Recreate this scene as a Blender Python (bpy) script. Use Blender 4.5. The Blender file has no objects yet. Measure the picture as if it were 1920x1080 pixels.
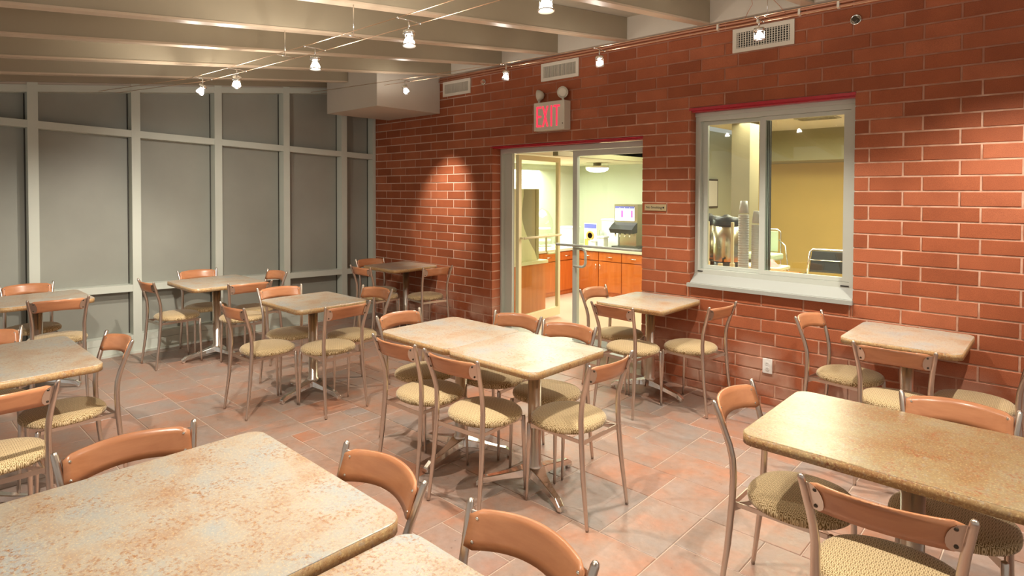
import bpy, bmesh, math, random
from mathutils import Vector, Matrix
random.seed(7)
S = bpy.context.scene
COL = S.collection
PI = math.pi

# ------------------------------------------------------------------ camera
cd = bpy.data.cameras.new('camera'); cam = bpy.data.objects.new('camera', cd); COL.objects.link(cam)
cd.sensor_width = 36.0; cd.lens = 1128.8 / 1920 * 36; cd.shift_y = -157.1 / 1920; cd.clip_start = 0.02
R_ = Vector((0.73219, 0.68109, 0.00258)); U_ = Vector((-0.01548, 0.01285, 0.9998)); F_ = Vector((-0.68092, 0.73208, -0.01995))
m3 = Matrix((R_, U_, -F_)).transposed()
cam.matrix_world = Matrix.Translation((6.9069, -4.7137, 1.6341)) @ m3.to_4x4()
S.camera = cam
S.view_settings.view_transform = 'Standard'; S.view_settings.look = 'None'
S.view_settings.exposure = 0.15; S.view_settings.gamma = 1.0; S.view_settings.use_curve_mapping = False

# ------------------------------------------------------------------ world and lights
W = bpy.data.worlds.new('room_ambient'); S.world = W; W.use_nodes = True
W.node_tree.nodes['Background'].inputs[0].default_value = (1.0, 0.93, 0.84, 1)
W.node_tree.nodes['Background'].inputs[1].default_value = 0.42

def lamp(name, kind, loc, energy, color, rot=None, target=None, **kw):
    l = bpy.data.lights.new(name, kind); l.energy = energy; l.color = color
    for k, v in kw.items(): setattr(l, k, v)
    o = bpy.data.objects.new(name, l); COL.objects.link(o); o.location = loc
    if target is not None:
        d = Vector(target) - Vector(loc); o.rotation_euler = d.to_track_quat('-Z', 'Y').to_euler()
    elif rot: o.rotation_euler = rot
    return o
WARM = (1.0, 0.92, 0.80)
# halogen heads of the two cable runs (x, bar height, energy, aim)
CABLE_Y, WALL_Y = -2.84, -0.87
heads_room = [(1.744, 2.548, 52, (0.6, -3.6, 0.0)), (2.399, 2.53, 58, (0.6, -2.2, 0.2)), (3.53, 2.505, 48, (3.7, -2.9, 0)),
              (4.455, 2.495, 44, (4.7, -3.0, 0)), (5.346, 2.49, 44, (5.5, -2.9, 0)), (6.35, 2.49, 38, (6.1, -2.6, 0)), (7.4, 2.49, 34, (6.8, -2.6, 0))]
heads_wall = [(1.804, 2.793, 85, (1.45, 0.0, 1.38)), (3.257, 2.748, 50, (3.2, -1.2, 0)), (4.242, 2.728, 50, (4.5, -0.9, 0)), (5.45, 2.725, 60, (5.5, -0.6, 0)), (6.9, 2.725, 70, (6.6, -0.3, 0.6))]
heads_near = [(4.65, 2.40, 105, (2.8, -4.3, 0.5)), (5.0, 2.40, 22, (5.0, -4.5, 0)), (6.0, 2.40, 22, (5.8, -4.4, 0))]  # unseen third run above the frame, placed to light foreground and left tables
def spot_at(x, y, z, e, aim, size=106, blend=0.9):
    lamp('halogen_spill', 'SPOT', (x, y, z - 0.02), 5.5 if y > -1 else 20.0, (1.0, 0.93, 0.82), rot=(PI, 0, 0), spot_size=math.radians(179), spot_blend=0.6, shadow_soft_size=0.03)   # light leaking back through the open reflector
    lamp('halogen_lamp', 'SPOT', (x, y, z), e * 2.2, WARM, target=aim, spot_size=math.radians(size), spot_blend=blend, shadow_soft_size=0.018)
for i, (x, z, e, a) in enumerate(heads_room): spot_at(x, CABLE_Y, z - 0.155, e, a)
for i, (x, z, e, a) in enumerate(heads_wall): spot_at(x, WALL_Y, z - 0.155, e, a, 46 if i == 0 else 106, 1.0 if i == 0 else 0.9)
lamp('halogen_lamp', 'SPOT', (1.744, CABLE_Y, 2.39), 30, WARM, target=(0.0, -1.6, 1.3), spot_size=math.radians(110), spot_blend=1.0, shadow_soft_size=0.018)  # second beam added at the first head to brighten the glazed wall
for (x, z, e, a) in heads_near: spot_at(x, -4.35, z - 0.15, e, a, 84, 0.7)
# the lit pantry and lounge beyond the brick wall
lamp('pantry_lamp', 'AREA', (1.2, 2.0, 1.98), 75, (1.0, 0.97, 0.86), rot=(0, 0, 0), size=1.2, shape='SQUARE')
lamp('pantry_lamp', 'AREA', (3.4, 1.2, 2.5), 40, (1.0, 0.95, 0.84), rot=(0, 0, 0), size=1.0, shape='SQUARE')
lamp('lounge_lamp', 'AREA', (4.6, 3.2, 2.5), 120, (1.0, 0.90, 0.68), rot=(0, 0, 0), size=1.5, shape='SQUARE')
lamp('lounge_lamp', 'AREA', (5.2, 1.6, 2.5), 40, (1.0, 0.92, 0.72), rot=(0, 0, 0), size=0.8, shape='SQUARE')

# ------------------------------------------------------------------ materials
def mat(name, color, rough=0.5, metal=0.0, spec=0.5, coat=0.0, emit=None, es=0.0, trans=0.0, ior=1.45):
    m = bpy.data.materials.new(name); m.use_nodes = True
    b = m.node_tree.nodes['Principled BSDF']
    b.inputs['Base Color'].default_value = (*color, 1); b.inputs['Roughness'].default_value = rough
    b.inputs['Metallic'].default_value = metal; b.inputs['Specular IOR Level'].default_value = spec
    b.inputs['Coat Weight'].default_value = coat; b.inputs['IOR'].default_value = ior
    b.inputs['Transmission Weight'].default_value = trans
    if emit: b.inputs['Emission Color'].default_value = (*emit, 1); b.inputs['Emission Strength'].default_value = es
    return m
class N:
    def __init__(s, m): s.t = m.node_tree; s.b = s.t.nodes['Principled BSDF']
    def n(s, ty, ins=None, **kw):
        q = s.t.nodes.new(ty)
        for k, v in kw.items(): setattr(q, k, v)
        for k, v in (ins or {}).items(): s.put(q.inputs[k], v)
        return q
    def put(s, sock, v):
        if isinstance(v, bpy.types.NodeSocket): s.t.links.new(v, sock)
        elif isinstance(v, bpy.types.Node): s.t.links.new(v.outputs[0], sock)
        else: sock.default_value = v
    def math(s, op, a, b=0.0, c=0.0): return s.n('ShaderNodeMath', {0: a, 1: b, 2: c}, operation=op).outputs[0]
    def ramp(s, fac, stops):
        r = s.n('ShaderNodeValToRGB', {0: fac}); e = r.color_ramp.elements
        while len(e) < len(stops): e.new(0.5)
        for i, (p, c) in enumerate(stops): e[i].position = p; e[i].color = (*c, 1) if len(c) == 3 else c
        return r.outputs[0]
    def noise(s, vec, scale, detail=3, rough=0.5): return s.n('ShaderNodeTexNoise', {'Vector': vec, 'Scale': scale, 'Detail': detail, 'Roughness': rough}).outputs[0]
    def mix(s, fac, a, b, bt='MIX'):
        q = s.n('ShaderNodeMix', data_type='RGBA', blend_type=bt); s.put(q.inputs[0], fac); s.put(q.inputs[6], a); s.put(q.inputs[7], b); return q.outputs[2]
    def bump(s, h, strength=0.2, dist=0.01):
        q = s.n('ShaderNodeBump', {'Height': h, 'Strength': strength, 'Distance': dist}); s.put(s.b.inputs['Normal'], q.outputs[0])
def worldpos(n): return n.n('ShaderNodeNewGeometry').outputs['Position']

P_, C_, Z0 = 0.3069, 0.0989, 0.0644          # brick pitch, course height, first bed joint
PH = {0: 0.355, 1: 0.247}                    # joint phase of even / odd courses

def brick_material():
    m = mat('red_brick', (0.36, 0.1, 0.05), 0.62, spec=0.35); n = N(m); p = worldpos(n)
    sx = n.n('ShaderNodeSeparateXYZ', {0: p})
    row = n.math('FLOOR', n.math('DIVIDE', n.math('SUBTRACT', sx.outputs[2], Z0), C_))
    odd = n.math('FLOORED_MODULO', row, 2.0)
    off = n.math('SUBTRACT', PH[0], n.math('MULTIPLY', odd, PH[0] - PH[1]))
    idx = n.math('FLOOR', n.math('DIVIDE', n.math('SUBTRACT', sx.outputs[0], off), P_))
    v = n.n('ShaderNodeCombineXYZ', {0: idx, 1: row})
    wn = n.n('ShaderNodeTexWhiteNoise', {0: v}, noise_dimensions='2D').outputs[0]
    base = n.ramp(wn, [(0, (0.30, 0.082, 0.032)), (0.5, (0.36, 0.10, 0.040)), (1, (0.43, 0.135, 0.062))])
    f = n.noise(p, 230, 3, 0.7); base = n.mix(0.55, base, n.ramp(f, [(0.3, (0.55, 0.5, 0.5)), (0.7, (1.3, 1.3, 1.25))]), 'MULTIPLY')
    g = n.noise(p, 5, 3); base = n.mix(0.4, base, n.ramp(g, [(0.3, (0.7, 0.62, 0.6)), (0.7, (1.2, 1.2, 1.2))]), 'MULTIPLY')
    # lime bloom on the lowest courses and here and there
    z = n.n('ShaderNodeMapRange', {0: sx.outputs[2], 1: 0.55, 2: 0.20, 3: 0.0, 4: 1.0}).outputs[0]
    b = n.ramp(n.noise(p, 3.2, 4), [(0.40, (0, 0, 0)), (0.58, (1, 1, 1))])
    fac = n.math('MULTIPLY', n.math('MULTIPLY', z, b), 0.85)
    base = n.mix(fac, base, (0.62, 0.40, 0.30, 1))
    n.put(n.b.inputs['Base Color'], base); n.bump(f, 0.35, 0.004)
    return m
def mortar_material():
    m = mat('mortar', (0.5, 0.27, 0.18), 0.85, spec=0.2); n = N(m); p = worldpos(n)
    c = n.ramp(n.noise(p, 9, 4), [(0.3, (0.42, 0.215, 0.14)), (0.7, (0.70, 0.45, 0.33))])
    # joints blend toward the brick red high on the wall
    sx = n.n('ShaderNodeSeparateXYZ', {0: p})
    w = n.noise(p, 1.3, 3)
    z = n.n('ShaderNodeMapRange', {0: n.math('ADD', sx.outputs[2], n.math('MULTIPLY', w, 0.9)), 1: 2.5, 2: 2.95, 3: 0.0, 4: 0.62}).outputs[0]
    c = n.mix(z, c, (0.27, 0.075, 0.038, 1))
    xl = n.n('ShaderNodeMapRange', {0: n.math('ADD', sx.outputs[0], w), 1: 2.2, 2: 3.0, 3: 0.5, 4: 0.0}).outputs[0]
    c = n.mix(xl, c, (0.80, 0.62, 0.50, 1))
    n.put(n.b.inputs['Base Color'], c); n.bump(n.noise(p, 160, 3), 0.4, 0.003); return m
def tile_material():
    m = mat('slate_floor_tile', (0.4, 0.25, 0.18), 0.33, spec=0.45); n = N(m); p = worldpos(n)
    at = n.n('ShaderNodeAttribute', attribute_name='tint').outputs['Fac']
    sh = n.n('ShaderNodeVectorMath', {0: p, 1: n.n('ShaderNodeCombineXYZ', {0: n.math('MULTIPLY', at, 17.0), 1: n.math('MULTIPLY', at, 31.0)}).outputs[0]}, operation='ADD').outputs[0]
    base = n.ramp(at, [(0, (0.44, 0.20, 0.12)), (0.2, (0.35, 0.235, 0.185)), (0.42, (0.41, 0.235, 0.16)), (0.62, (0.32, 0.255, 0.22)), (0.82, (0.38, 0.265, 0.205)), (1.0, (0.30, 0.255, 0.235))])
    w = n.noise(sh, 4.5, 6, 0.62)
    alt = n.ramp(w, [(0.32, (0.42, 0.175, 0.095)), (0.5, (0.33, 0.23, 0.18)), (0.68, (0.295, 0.265, 0.245))])
    base = n.mix(0.55, base, alt)
    f = n.noise(sh, 26, 6, 0.7); base = n.mix(0.5, base, n.ramp(f, [(0.3, (0.72, 0.68, 0.66)), (0.7, (1.22, 1.2, 1.2))]), 'MULTIPLY')
    n.put(n.b.inputs['Base Color'], base); n.bump(n.noise(sh, 14, 5, 0.65), 0.22, 0.012)
    r = n.n('ShaderNodeMapRange', {0: f, 1: 0.3, 2: 0.7, 3: 0.26, 4: 0.44}).outputs[0]; n.put(n.b.inputs['Roughness'], r); return m
def laminate(name, cols, dark=(0.34, 0.16, 0.07)):
    m = mat(name, cols[1], 0.32, spec=0.5); n = N(m)
    p = n.n('ShaderNodeTexCoord').outputs['Object']; inf = n.n('ShaderNodeObjectInfo').outputs['Random']
    sh = n.n('ShaderNodeVectorMath', {0: p, 1: n.n('ShaderNodeCombineXYZ', {0: n.math('MULTIPLY', inf, 9.0), 1: n.math('MULTIPLY', inf, 5.0)}).outputs[0]}, operation='ADD').outputs[0]
    w = n.noise(sh, 5.5, 5, 0.6)
    c = n.ramp(w, [(0.30, cols[0]), (0.5, cols[1]), (0.68, cols[2])])
    s1 = n.noise(sh, 75, 5, 0.75); patch = n.noise(sh, 9, 4, 0.6)
    fac = n.math('MULTIPLY', n.ramp(s1, [(0.50, (0, 0, 0)), (0.62, (1, 1, 1))]), n.ramp(patch, [(0.40, (0.2, 0.2, 0.2)), (0.60, (1, 1, 1))]))
    c = n.mix(fac, c, (*dark, 1))
    s2 = n.noise(sh, 140, 3, 0.8); c = n.mix(n.math('MULTIPLY', n.ramp(s2, [(0.52, (0, 0, 0)), (0.66, (1, 1, 1))]), 0.45), c, (0.80, 0.62, 0.30, 1))
    s3 = n.noise(sh, 48, 4, 0.7); c = n.mix(n.math('MULTIPLY', n.ramp(s3, [(0.56, (0, 0, 0)), (0.68, (1, 1, 1))]), 0.4), c, (0.36, 0.38, 0.36, 1))
    n.put(n.b.inputs['Base Color'], c); n.bump(s1, 0.05, 0.002); return m
def fabric_material():
    m = mat('ring_pattern_fabric', (0.4, 0.28, 0.12), 0.85, spec=0.25); n = N(m)
    p = n.n('ShaderNodeTexCoord').outputs['Object']; sx = n.n('ShaderNodeSeparateXYZ', {0: p})
    L = 0.019
    def cell(ox, oy):
        a = n.math('SUBTRACT', n.math('FRACT', n.math('ADD', n.math('DIVIDE', sx.outputs[0], L), ox)), 0.5)
        b = n.math('SUBTRACT', n.math('FRACT', n.math('ADD', n.math('DIVIDE', sx.outputs[1], L * 1.5), oy)), 0.5)
        b = n.math('MULTIPLY', b, 1.5)
        return n.math('SQRT', n.math('ADD', n.math('MULTIPLY', a, a), n.math('MULTIPLY', b, b)))
    d = n.math('MINIMUM', cell(0, 0), cell(0.5, 0.5))
    ring = n.ramp(d, [(0.0, (1, 1, 1)), (0.13, (1, 1, 1)), (0.17, (0, 0, 0)), (0.25, (0, 0, 0)), (0.31, (1, 1, 1)), (0.39, (1, 1, 1)), (0.45, (0, 0, 0))])
    c = n.mix(ring, (0.22, 0.135, 0.05, 1), (0.68, 0.53, 0.31, 1))
    f = n.noise(p, 420, 2, 0.6); c = n.mix(0.5, c, n.ramp(f, [(0.35, (0.6, 0.6, 0.6)), (0.65, (1.35, 1.35, 1.35))]), 'MULTIPLY')
    n.put(n.b.inputs['Base Color'], c); n.bump(f, 0.4, 0.002)
    n.b.inputs['Sheen Weight'].default_value = 0.35; n.b.inputs['Sheen Roughness'].default_value = 0.4; return m
def wood_material(name, a, b, rough=0.33, axis='Z', sc=1.0):
    m = mat(name, a, rough, coat=0.25); n = N(m); p = n.n('ShaderNodeTexCoord').outputs['Object']
    v = n.n('ShaderNodeMapping', {'Vector': p}); v.inputs['Scale'].default_value = (40 * sc, 40 * sc, 3 * sc) if axis == 'Z' else (3 * sc, 40 * sc, 40 * sc)
    w = n.noise(v, 1.0, 5, 0.6); c = n.ramp(w, [(0.3, a), (0.7, b)]); n.put(n.b.inputs['Base Color'], c); n.b.inputs['Coat Roughness'].default_value = 0.2
    return m
def plaster(name, col, rough=0.7, amt=0.12):
    m = mat(name, col, rough); n = N(m); p = worldpos(n)
    w = n.noise(p, 1.7, 4); lo = tuple(c * (1 - amt) for c in col); hi = tuple(min(1, c * (1 + amt)) for c in col)
    n.put(n.b.inputs['Base Color'], n.ramp(w, [(0.3, lo), (0.7, hi)])); n.bump(n.noise(p, 120, 2), 0.05, 0.002); return m
def brushed(name, col, rough=0.3):
    m = mat(name, col, rough, metal=1.0); n = N(m); p = n.n('ShaderNodeTexCoord').outputs['Object']
    w = n.noise(p, 3, 2); n.put(n.b.inputs['Roughness'], n.n('ShaderNodeMapRange', {0: w, 1: 0.3, 2: 0.7, 3: rough * 0.92, 4: rough * 1.08}).outputs[0]); return m
def glass_mat(name, tint=(0.95, 1, 0.96), refl=0.10):
    m = bpy.data.materials.new(name); m.use_nodes = True; t = m.node_tree; t.nodes.clear()
    o = t.nodes.new('ShaderNodeOutputMaterial'); mx = t.nodes.new('ShaderNodeMixShader'); a = t.nodes.new('ShaderNodeBsdfTransparent'); g = t.nodes.new('ShaderNodeBsdfGlossy')
    lw = t.nodes.new('ShaderNodeLayerWeight'); lw.inputs[0].default_value = 0.5
    pw = t.nodes.new('ShaderNodeMath'); pw.operation = 'POWER'; pw.inputs[1].default_value = 5.0; t.links.new(lw.outputs['Facing'], pw.inputs[0])
    fr = t.nodes.new('ShaderNodeMath'); fr.operation = 'MULTIPLY_ADD'; fr.inputs[1].default_value = 0.9; fr.inputs[2].default_value = 0.05; t.links.new(pw.outputs[0], fr.inputs[0])
    a.inputs[0].default_value = (*tint, 1); g.inputs['Roughness'].default_value = 0.01
    t.links.new(fr.outputs[0], mx.inputs[0]); t.links.new(a.outputs[0], mx.inputs[1]); t.links.new(g.outputs[0], mx.inputs[2]); t.links.new(mx.outputs[0], o.inputs[0]); return m

M = dict(
    brick=brick_material(), mortar=mortar_material(), tile=tile_material(), grout=plaster('tile_grout', (0.55, 0.43, 0.34), 0.8),
    lam=laminate('speckled_laminate', [(0.40, 0.255, 0.16), (0.44, 0.385, 0.31), (0.36, 0.385, 0.38)]),
    lam2=laminate('speckled_olive_laminate', [(0.27, 0.15, 0.065), (0.31, 0.225, 0.115), (0.31, 0.27, 0.18)], (0.30, 0.09, 0.035)),
    lam_edge=laminate('laminate_edge_band', [(0.40, 0.21, 0.085), (0.44, 0.28, 0.13), (0.42, 0.31, 0.18)], (0.28, 0.11, 0.04)), lam2_edge=laminate('olive_laminate_edge_band', [(0.28, 0.13, 0.05), (0.32, 0.19, 0.08), (0.32, 0.22, 0.11)], (0.2, 0.07, 0.03)),
    fabric=fabric_material(), ply=wood_material('beech_plywood', (0.50, 0.205, 0.095), (0.60, 0.27, 0.13), 0.3, 'X'),
    tube=brushed('brushed_steel_tube', (0.66, 0.57, 0.50), 0.30), chrome=brushed('polished_chrome', (0.86, 0.84, 0.80), 0.16),
    satin=brushed('satin_chrome', (0.85, 0.80, 0.74), 0.33), alu=plaster('anodised_aluminium', (0.58, 0.61, 0.54), 0.42, 0.04), shade=plaster('frosted_pane_film', (0.31, 0.315, 0.275), 0.42, 0.08),
    rubber=mat('black_rubber', (0.02, 0.02, 0.02), 0.5), beam=plaster('beam_paint', (0.34, 0.285, 0.20), 0.42, 0.05), soffit=plaster('soffit_paint', (0.56, 0.50, 0.42), 0.65, 0.04),
    ceil=plaster('ceiling_paint', (0.44, 0.40, 0.32), 0.7, 0.04), white=plaster('off_white_paint', (0.72, 0.66, 0.56), 0.5, 0.03), cool=plaster('grey_white_aluminium', (0.53, 0.56, 0.50), 0.38, 0.03),
    dark=mat('dark_void', (0.03, 0.027, 0.022), 0.8), red=mat('red_lintel_paint', (0.42, 0.008, 0.02), 0.35), screw=mat('dark_screw', (0.10, 0.08, 0.06), 0.35, metal=0.9),
    bulb=mat('halogen_bulb', (1, 1, 1), 0.3, emit=(1, 0.95, 0.85), es=40), exitred=mat('exit_red', (0.6, 0.01, 0.03), 0.5, emit=(1.0, 0.03, 0.07), es=1.3), exitface=mat('exit_face', (0.62, 0.58, 0.48), 0.4),
    glass=glass_mat('clear_glass'), lens=glass_mat('lamp_lens', (0.8, 0.78, 0.7)), green=plaster('pale_green_paint', (0.56, 0.59, 0.45), 0.6, 0.03), yellow=plaster('ochre_paint', (0.66, 0.46, 0.13), 0.6, 0.04),
    olive=plaster('olive_soffit_paint', (0.30, 0.27, 0.14), 0.6, 0.04), pceil=plaster('pantry_ceiling_paint', (0.72, 0.66, 0.47), 0.7, 0.03), cab=wood_material('cherry_cabinet', (0.52, 0.13, 0.022), (0.64, 0.19, 0.04), 0.3, 'Z', 0.5),
    counter=plaster('cream_counter', (0.66, 0.66, 0.50), 0.35, 0.05), bright=mat('white_plastic', (0.85, 0.85, 0.82), 0.35), clear=glass_mat('acrylic', (0.9, 0.92, 0.9)), black=mat('black_plastic', (0.03, 0.03, 0.03), 0.35),
    dome=mat('glowing_dome', (1, 1, 1), 0.4, emit=(1, 0.98, 0.9), es=5), backlit=mat('backlit_panel', (0.8, 0.75, 0.85), 0.4, emit=(0.85, 0.8, 1.0), es=1.1), magenta=mat('magenta_print', (0.6, 0.1, 0.4), 0.4, emit=(0.8, 0.2, 0.6), es=0.6),
    blue=mat('blue_print', (0.12, 0.13, 0.5), 0.5), orange=mat('orange_print', (0.75, 0.33, 0.08), 0.5), steel=brushed('stainless_steel', (0.50, 0.45, 0.33), 0.25), cream=mat('cream_post', (0.80, 0.74, 0.46), 0.5),
    cups=mat('frosted_cups', (0.55, 0.56, 0.56), 0.35), hall=plaster('pantry_floor', (0.62, 0.46, 0.34), 0.3, 0.1), mint=mat('mint_vinyl', (0.50, 0.60, 0.42), 0.5), pink=mat('pink_cloth', (0.7, 0.25, 0.25), 0.7), floor_lit=plaster('beam_paint_floor_lit', (0.56, 0.44, 0.32), 0.35, 0.04), sill=plaster('dull_aluminium_sill', (0.37, 0.385, 0.355), 0.4, 0.04), column=plaster('column_paint', (0.20, 0.17, 0.10), 0.6), brownpanel=plaster('brown_mesh_panel', (0.34, 0.29, 0.19), 0.6),  # rafter strip colour is the beam paint with floor bounce painted in
    beige=mat('beige_panel', (0.74, 0.68, 0.42), 0.5), gasket=mat('dark_gasket', (0.05, 0.045, 0.035), 0.6), pipe=mat('painted_conduit', (0.50, 0.22, 0.13), 0.4), cable=brushed('copper_cable', (0.75, 0.50, 0.33), 0.3), plate=mat('brass_plate', (0.45, 0.36, 0.2), 0.4),
)

# ------------------------------------------------------------------ mesh helpers
class MB:
    def __init__(s): s.v = []; s.f = []; s.sm = []
    def add(s, vs, fs, smooth=False, mtx=None):
        o = len(s.v)
        s.v += [tuple(mtx @ Vector(v)) if mtx else tuple(v) for v in vs]
        s.f += [tuple(i + o for i in f) for f in fs]; s.sm += [smooth] * len(fs); return s
    def box(s, a, b, mtx=None):
        (x0, y0, z0), (x1, y1, z1) = a, b
        if x0 > x1: x0, x1 = x1, x0
        if y0 > y1: y0, y1 = y1, y0
        if z0 > z1: z0, z1 = z1, z0
        vs = [(x0, y0, z0), (x1, y0, z0), (x1, y1, z0), (x0, y1, z0), (x0, y0, z1), (x1, y0, z1), (x1, y1, z1), (x0, y1, z1)]
        return s.add(vs, [(0, 3, 2, 1), (4, 5, 6, 7), (0, 1, 5, 4), (1, 2, 6, 5), (2, 3, 7, 6), (3, 0, 4, 7)], False, mtx)
    def hexa(s, vs): return s.add(vs, [(0, 3, 2, 1), (4, 5, 6, 7), (0, 1, 5, 4), (1, 2, 6, 5), (2, 3, 7, 6), (3, 0, 4, 7)])
    def prism(s, poly, z0, z1, mtx=None, smooth=False):
        n = len(poly); vs = [(x, y, z0) for x, y in poly] + [(x, y, z1) for x, y in poly]
        fs = [tuple(range(n))[::-1], tuple(range(n, 2 * n))] + [(i, (i + 1) % n, n + (i + 1) % n, n + i) for i in range(n)]
        o = len(s.v); s.add(vs, fs, False, mtx)
        if smooth:
            for k in range(len(s.sm) - n, len(s.sm)): s.sm[k] = True
        return s
    def tube(s, pts, rad, seg=8, caps=True, mtx=None):
        pts = [Vector(p) for p in pts]; n = len(pts)
        if not isinstance(rad, (list, tuple)): rad = [rad] * n
        vs = []; fs = []; prev = None
        for i, p in enumerate(pts):
            t = (pts[min(i + 1, n - 1)] - pts[max(i - 1, 0)]).normalized()
            if prev is None: a = Vector((1, 0, 0)) if abs(t.x) < 0.9 else Vector((0, 1, 0)); u = t.cross(a).normalized()
            else: u = (prev - t * prev.dot(t)).normalized()
            prev = u; w = t.cross(u)
            for k in range(seg):
                an = 2 * PI * k / seg; vs.append(p + (u * math.cos(an) + w * math.sin(an)) * rad[i])
        for i in range(n - 1):
            for k in range(seg): fs.append((i * seg + k, i * seg + (k + 1) % seg, (i + 1) * seg + (k + 1) % seg, (i + 1) * seg + k))
        s.add(vs, fs, True, mtx)
        if caps: s.add([], [], False); o = len(s.v) - len(vs); s.f += [tuple(o + k for k in range(seg))[::-1], tuple(o + (n - 1) * seg + k for k in range(seg))]; s.sm += [False, False]
        return s
    def lathe(s, prof, seg=16, mtx=None, smooth=True):
        vs = []; fs = []; n = len(prof)
        for r, z in prof:
            for k in range(seg): a = 2 * PI * k / seg; vs.append((r * math.cos(a), r * math.sin(a), z))
        for i in range(n - 1):
            for k in range(seg): fs.append((i * seg + k, i * seg + (k + 1) % seg, (i + 1) * seg + (k + 1) % seg, (i + 1) * seg + k))
        s.add(vs, fs, smooth, mtx); o = len(s.v) - len(vs)
        s.f += [tuple(o + k for k in range(seg))[::-1], tuple(o + (n - 1) * seg + k for k in range(seg))]; s.sm += [False, False]
        return s
    def mesh(s, name, m):
        me = bpy.data.meshes.new(name); me.from_pydata([tuple(v) for v in s.v], [], s.f)
        me.polygons.foreach_set('use_smooth', s.sm)
        if m: me.materials.append(m)
        me.update(); return me
    def build(s, name, m, parent=None, loc=None, rot=None):
        return put(name, s.mesh(name, m), parent, loc, rot)
def put(name, me, parent=None, loc=None, rot=None):
    o = bpy.data.objects.new(name, me); COL.objects.link(o)
    if parent: o.parent = parent
    if loc: o.location = loc
    if rot: o.rotation_euler = rot
    return o
def bevel(o, w, seg=2):
    b = o.modifiers.new('bevel', 'BEVEL'); b.width = w; b.segments = seg; b.limit_method = 'ANGLE'; return o
def tag(o, label, cat, group=None):
    o['label'] = label; o['category'] = cat
    if group: o['group'] = group
    return o
def thing(name, label, cat, loc=(0, 0, 0), rz=0, group=None):
    o = bpy.data.objects.new(name, None); COL.objects.link(o); o.location = loc; o.rotation_euler = (0, 0, rz); o.empty_display_size = 0.1
    return tag(o, label, cat, group)
def struct(name, loc=(0, 0, 0)):
    o = bpy.data.objects.new(name, None); COL.objects.link(o); o.location = loc; o['kind'] = 'structure'; return o
def smesh(name, mb, m): o = mb.build(name, m); o['kind'] = 'structure'; return o
def copy_tree(o, parent=None):
    c = o.copy(); COL.objects.link(c); c.parent = parent
    for ch in list(o.children): copy_tree(ch, c)
    return c
def rrect(x0, y0, x1, y1, r, seg=5):
    p = []
    for cx, cy, a0 in ((x1 - r, y1 - r, 0), (x0 + r, y1 - r, 90), (x0 + r, y0 + r, 180), (x1 - r, y0 + r, 270)):
        for k in range(seg + 1): a = math.radians(a0 + 90 * k / seg); p.append((cx + r * math.cos(a), cy + r * math.sin(a)))
    return p

# ================================================================== SETTING
XR = 9.2; YB = -6.6          # how far the built room runs to the right and behind
TOPZ = 3.0                   # top of the brickwork
DX0, DX1, DZ = 2.225, 4.105, 2.135   # doorway opening
WX0, WX1, WZ0, WZ1 = 4.565, 5.79, 0.852, 2.338  # window opening

# ---- brick wall
wall = struct('wall_back')
core = MB(); yf, yb = 0.0045, 0.245; e = 0.004
core.box((-0.2, yf, -0.15), (DX0 - e, yb, TOPZ)); core.box((DX1 + e, yf, -0.15), (WX0 - e, yb, TOPZ)); core.box((WX1 + e, yf, -0.15), (XR, yb, TOPZ))
core.box((DX0 - e, yf, DZ + e), (DX1 + e, yb, TOPZ)); core.box((WX0 - e, yf, WZ1 + e), (WX1 + e, yb, TOPZ)); core.box((WX0 - e, yf, -0.15), (WX1 + e, yb, WZ0 - e))
core.build('mortar_bed', M['mortar'], wall)
J = 0.0058
def cuts(x0, x1, z0, z1):
    """split a brick rectangle around the two openings"""
    rs = [(x0, x1, z0, z1)]
    for ox0, ox1, oz0, oz1 in ((DX0, DX1, -1, DZ), (WX0, WX1, WZ0, WZ1)):
        out = []
        for a, b, c, d in rs:
            if b <= ox0 or a >= ox1 or d <= oz0 or c >= oz1: out.append((a, b, c, d)); continue
            if a < ox0: out.append((a, ox0, c, d))
            if b > ox1: out.append((ox1, b, c, d))
            ia, ib = max(a, ox0), min(b, ox1)
            if d > oz1: out.append((ia, ib, oz1, d))
            if c < oz0: out.append((ia, ib, c, oz0))
        rs = out
    return [r for r in rs if r[1] - r[0] > 0.012 and r[3] - r[2] > 0.012]
bricks = []
for r in range(-1, 31):
    z0 = Z0 + r * C_; z1 = min(z0 + C_, TOPZ); z0 = max(z0, 0.0)
    if z1 - z0 < 0.02: continue
    for i in range(-2, 32):
        x0 = PH[r % 2] + i * P_; x1 = x0 + P_; x0 = max(x0, 0.0); x1 = min(x1, XR)
        if x1 - x0 < 0.02: continue
        for (a, b, c, d) in cuts(x0, x1, z0, z1):
            ja = 0 if a in (DX1, WX1) else J; jb = 0 if b in (DX0, WX0) else J; jc = 0 if c in (DZ, WZ1) else J; jd = 0 if d == WZ0 else J
            bricks.append((a + ja, b - jb, c + jc, d - jd))
def in_view(a, b, c, d):
    x, z = (a + b) / 2, (c + d) / 2; v = Vector((x, 0, z)) - cam.location; f = v.dot(F_)
    if f < 0.3: return False
    px, py = 960 + 1128.8 * v.dot(R_) / f, 382.9 - 1128.8 * v.dot(U_) / f
    return -40 < px < 1960 and -30 < py < 1110
bricks.sort(key=lambda q: (not in_view(*q), (Vector(((q[0] + q[1]) / 2, 0, (q[2] + q[3]) / 2)) - cam.location).length / math.sqrt((q[1] - q[0]) * (q[3] - q[2]))))
cache = {}
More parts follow.
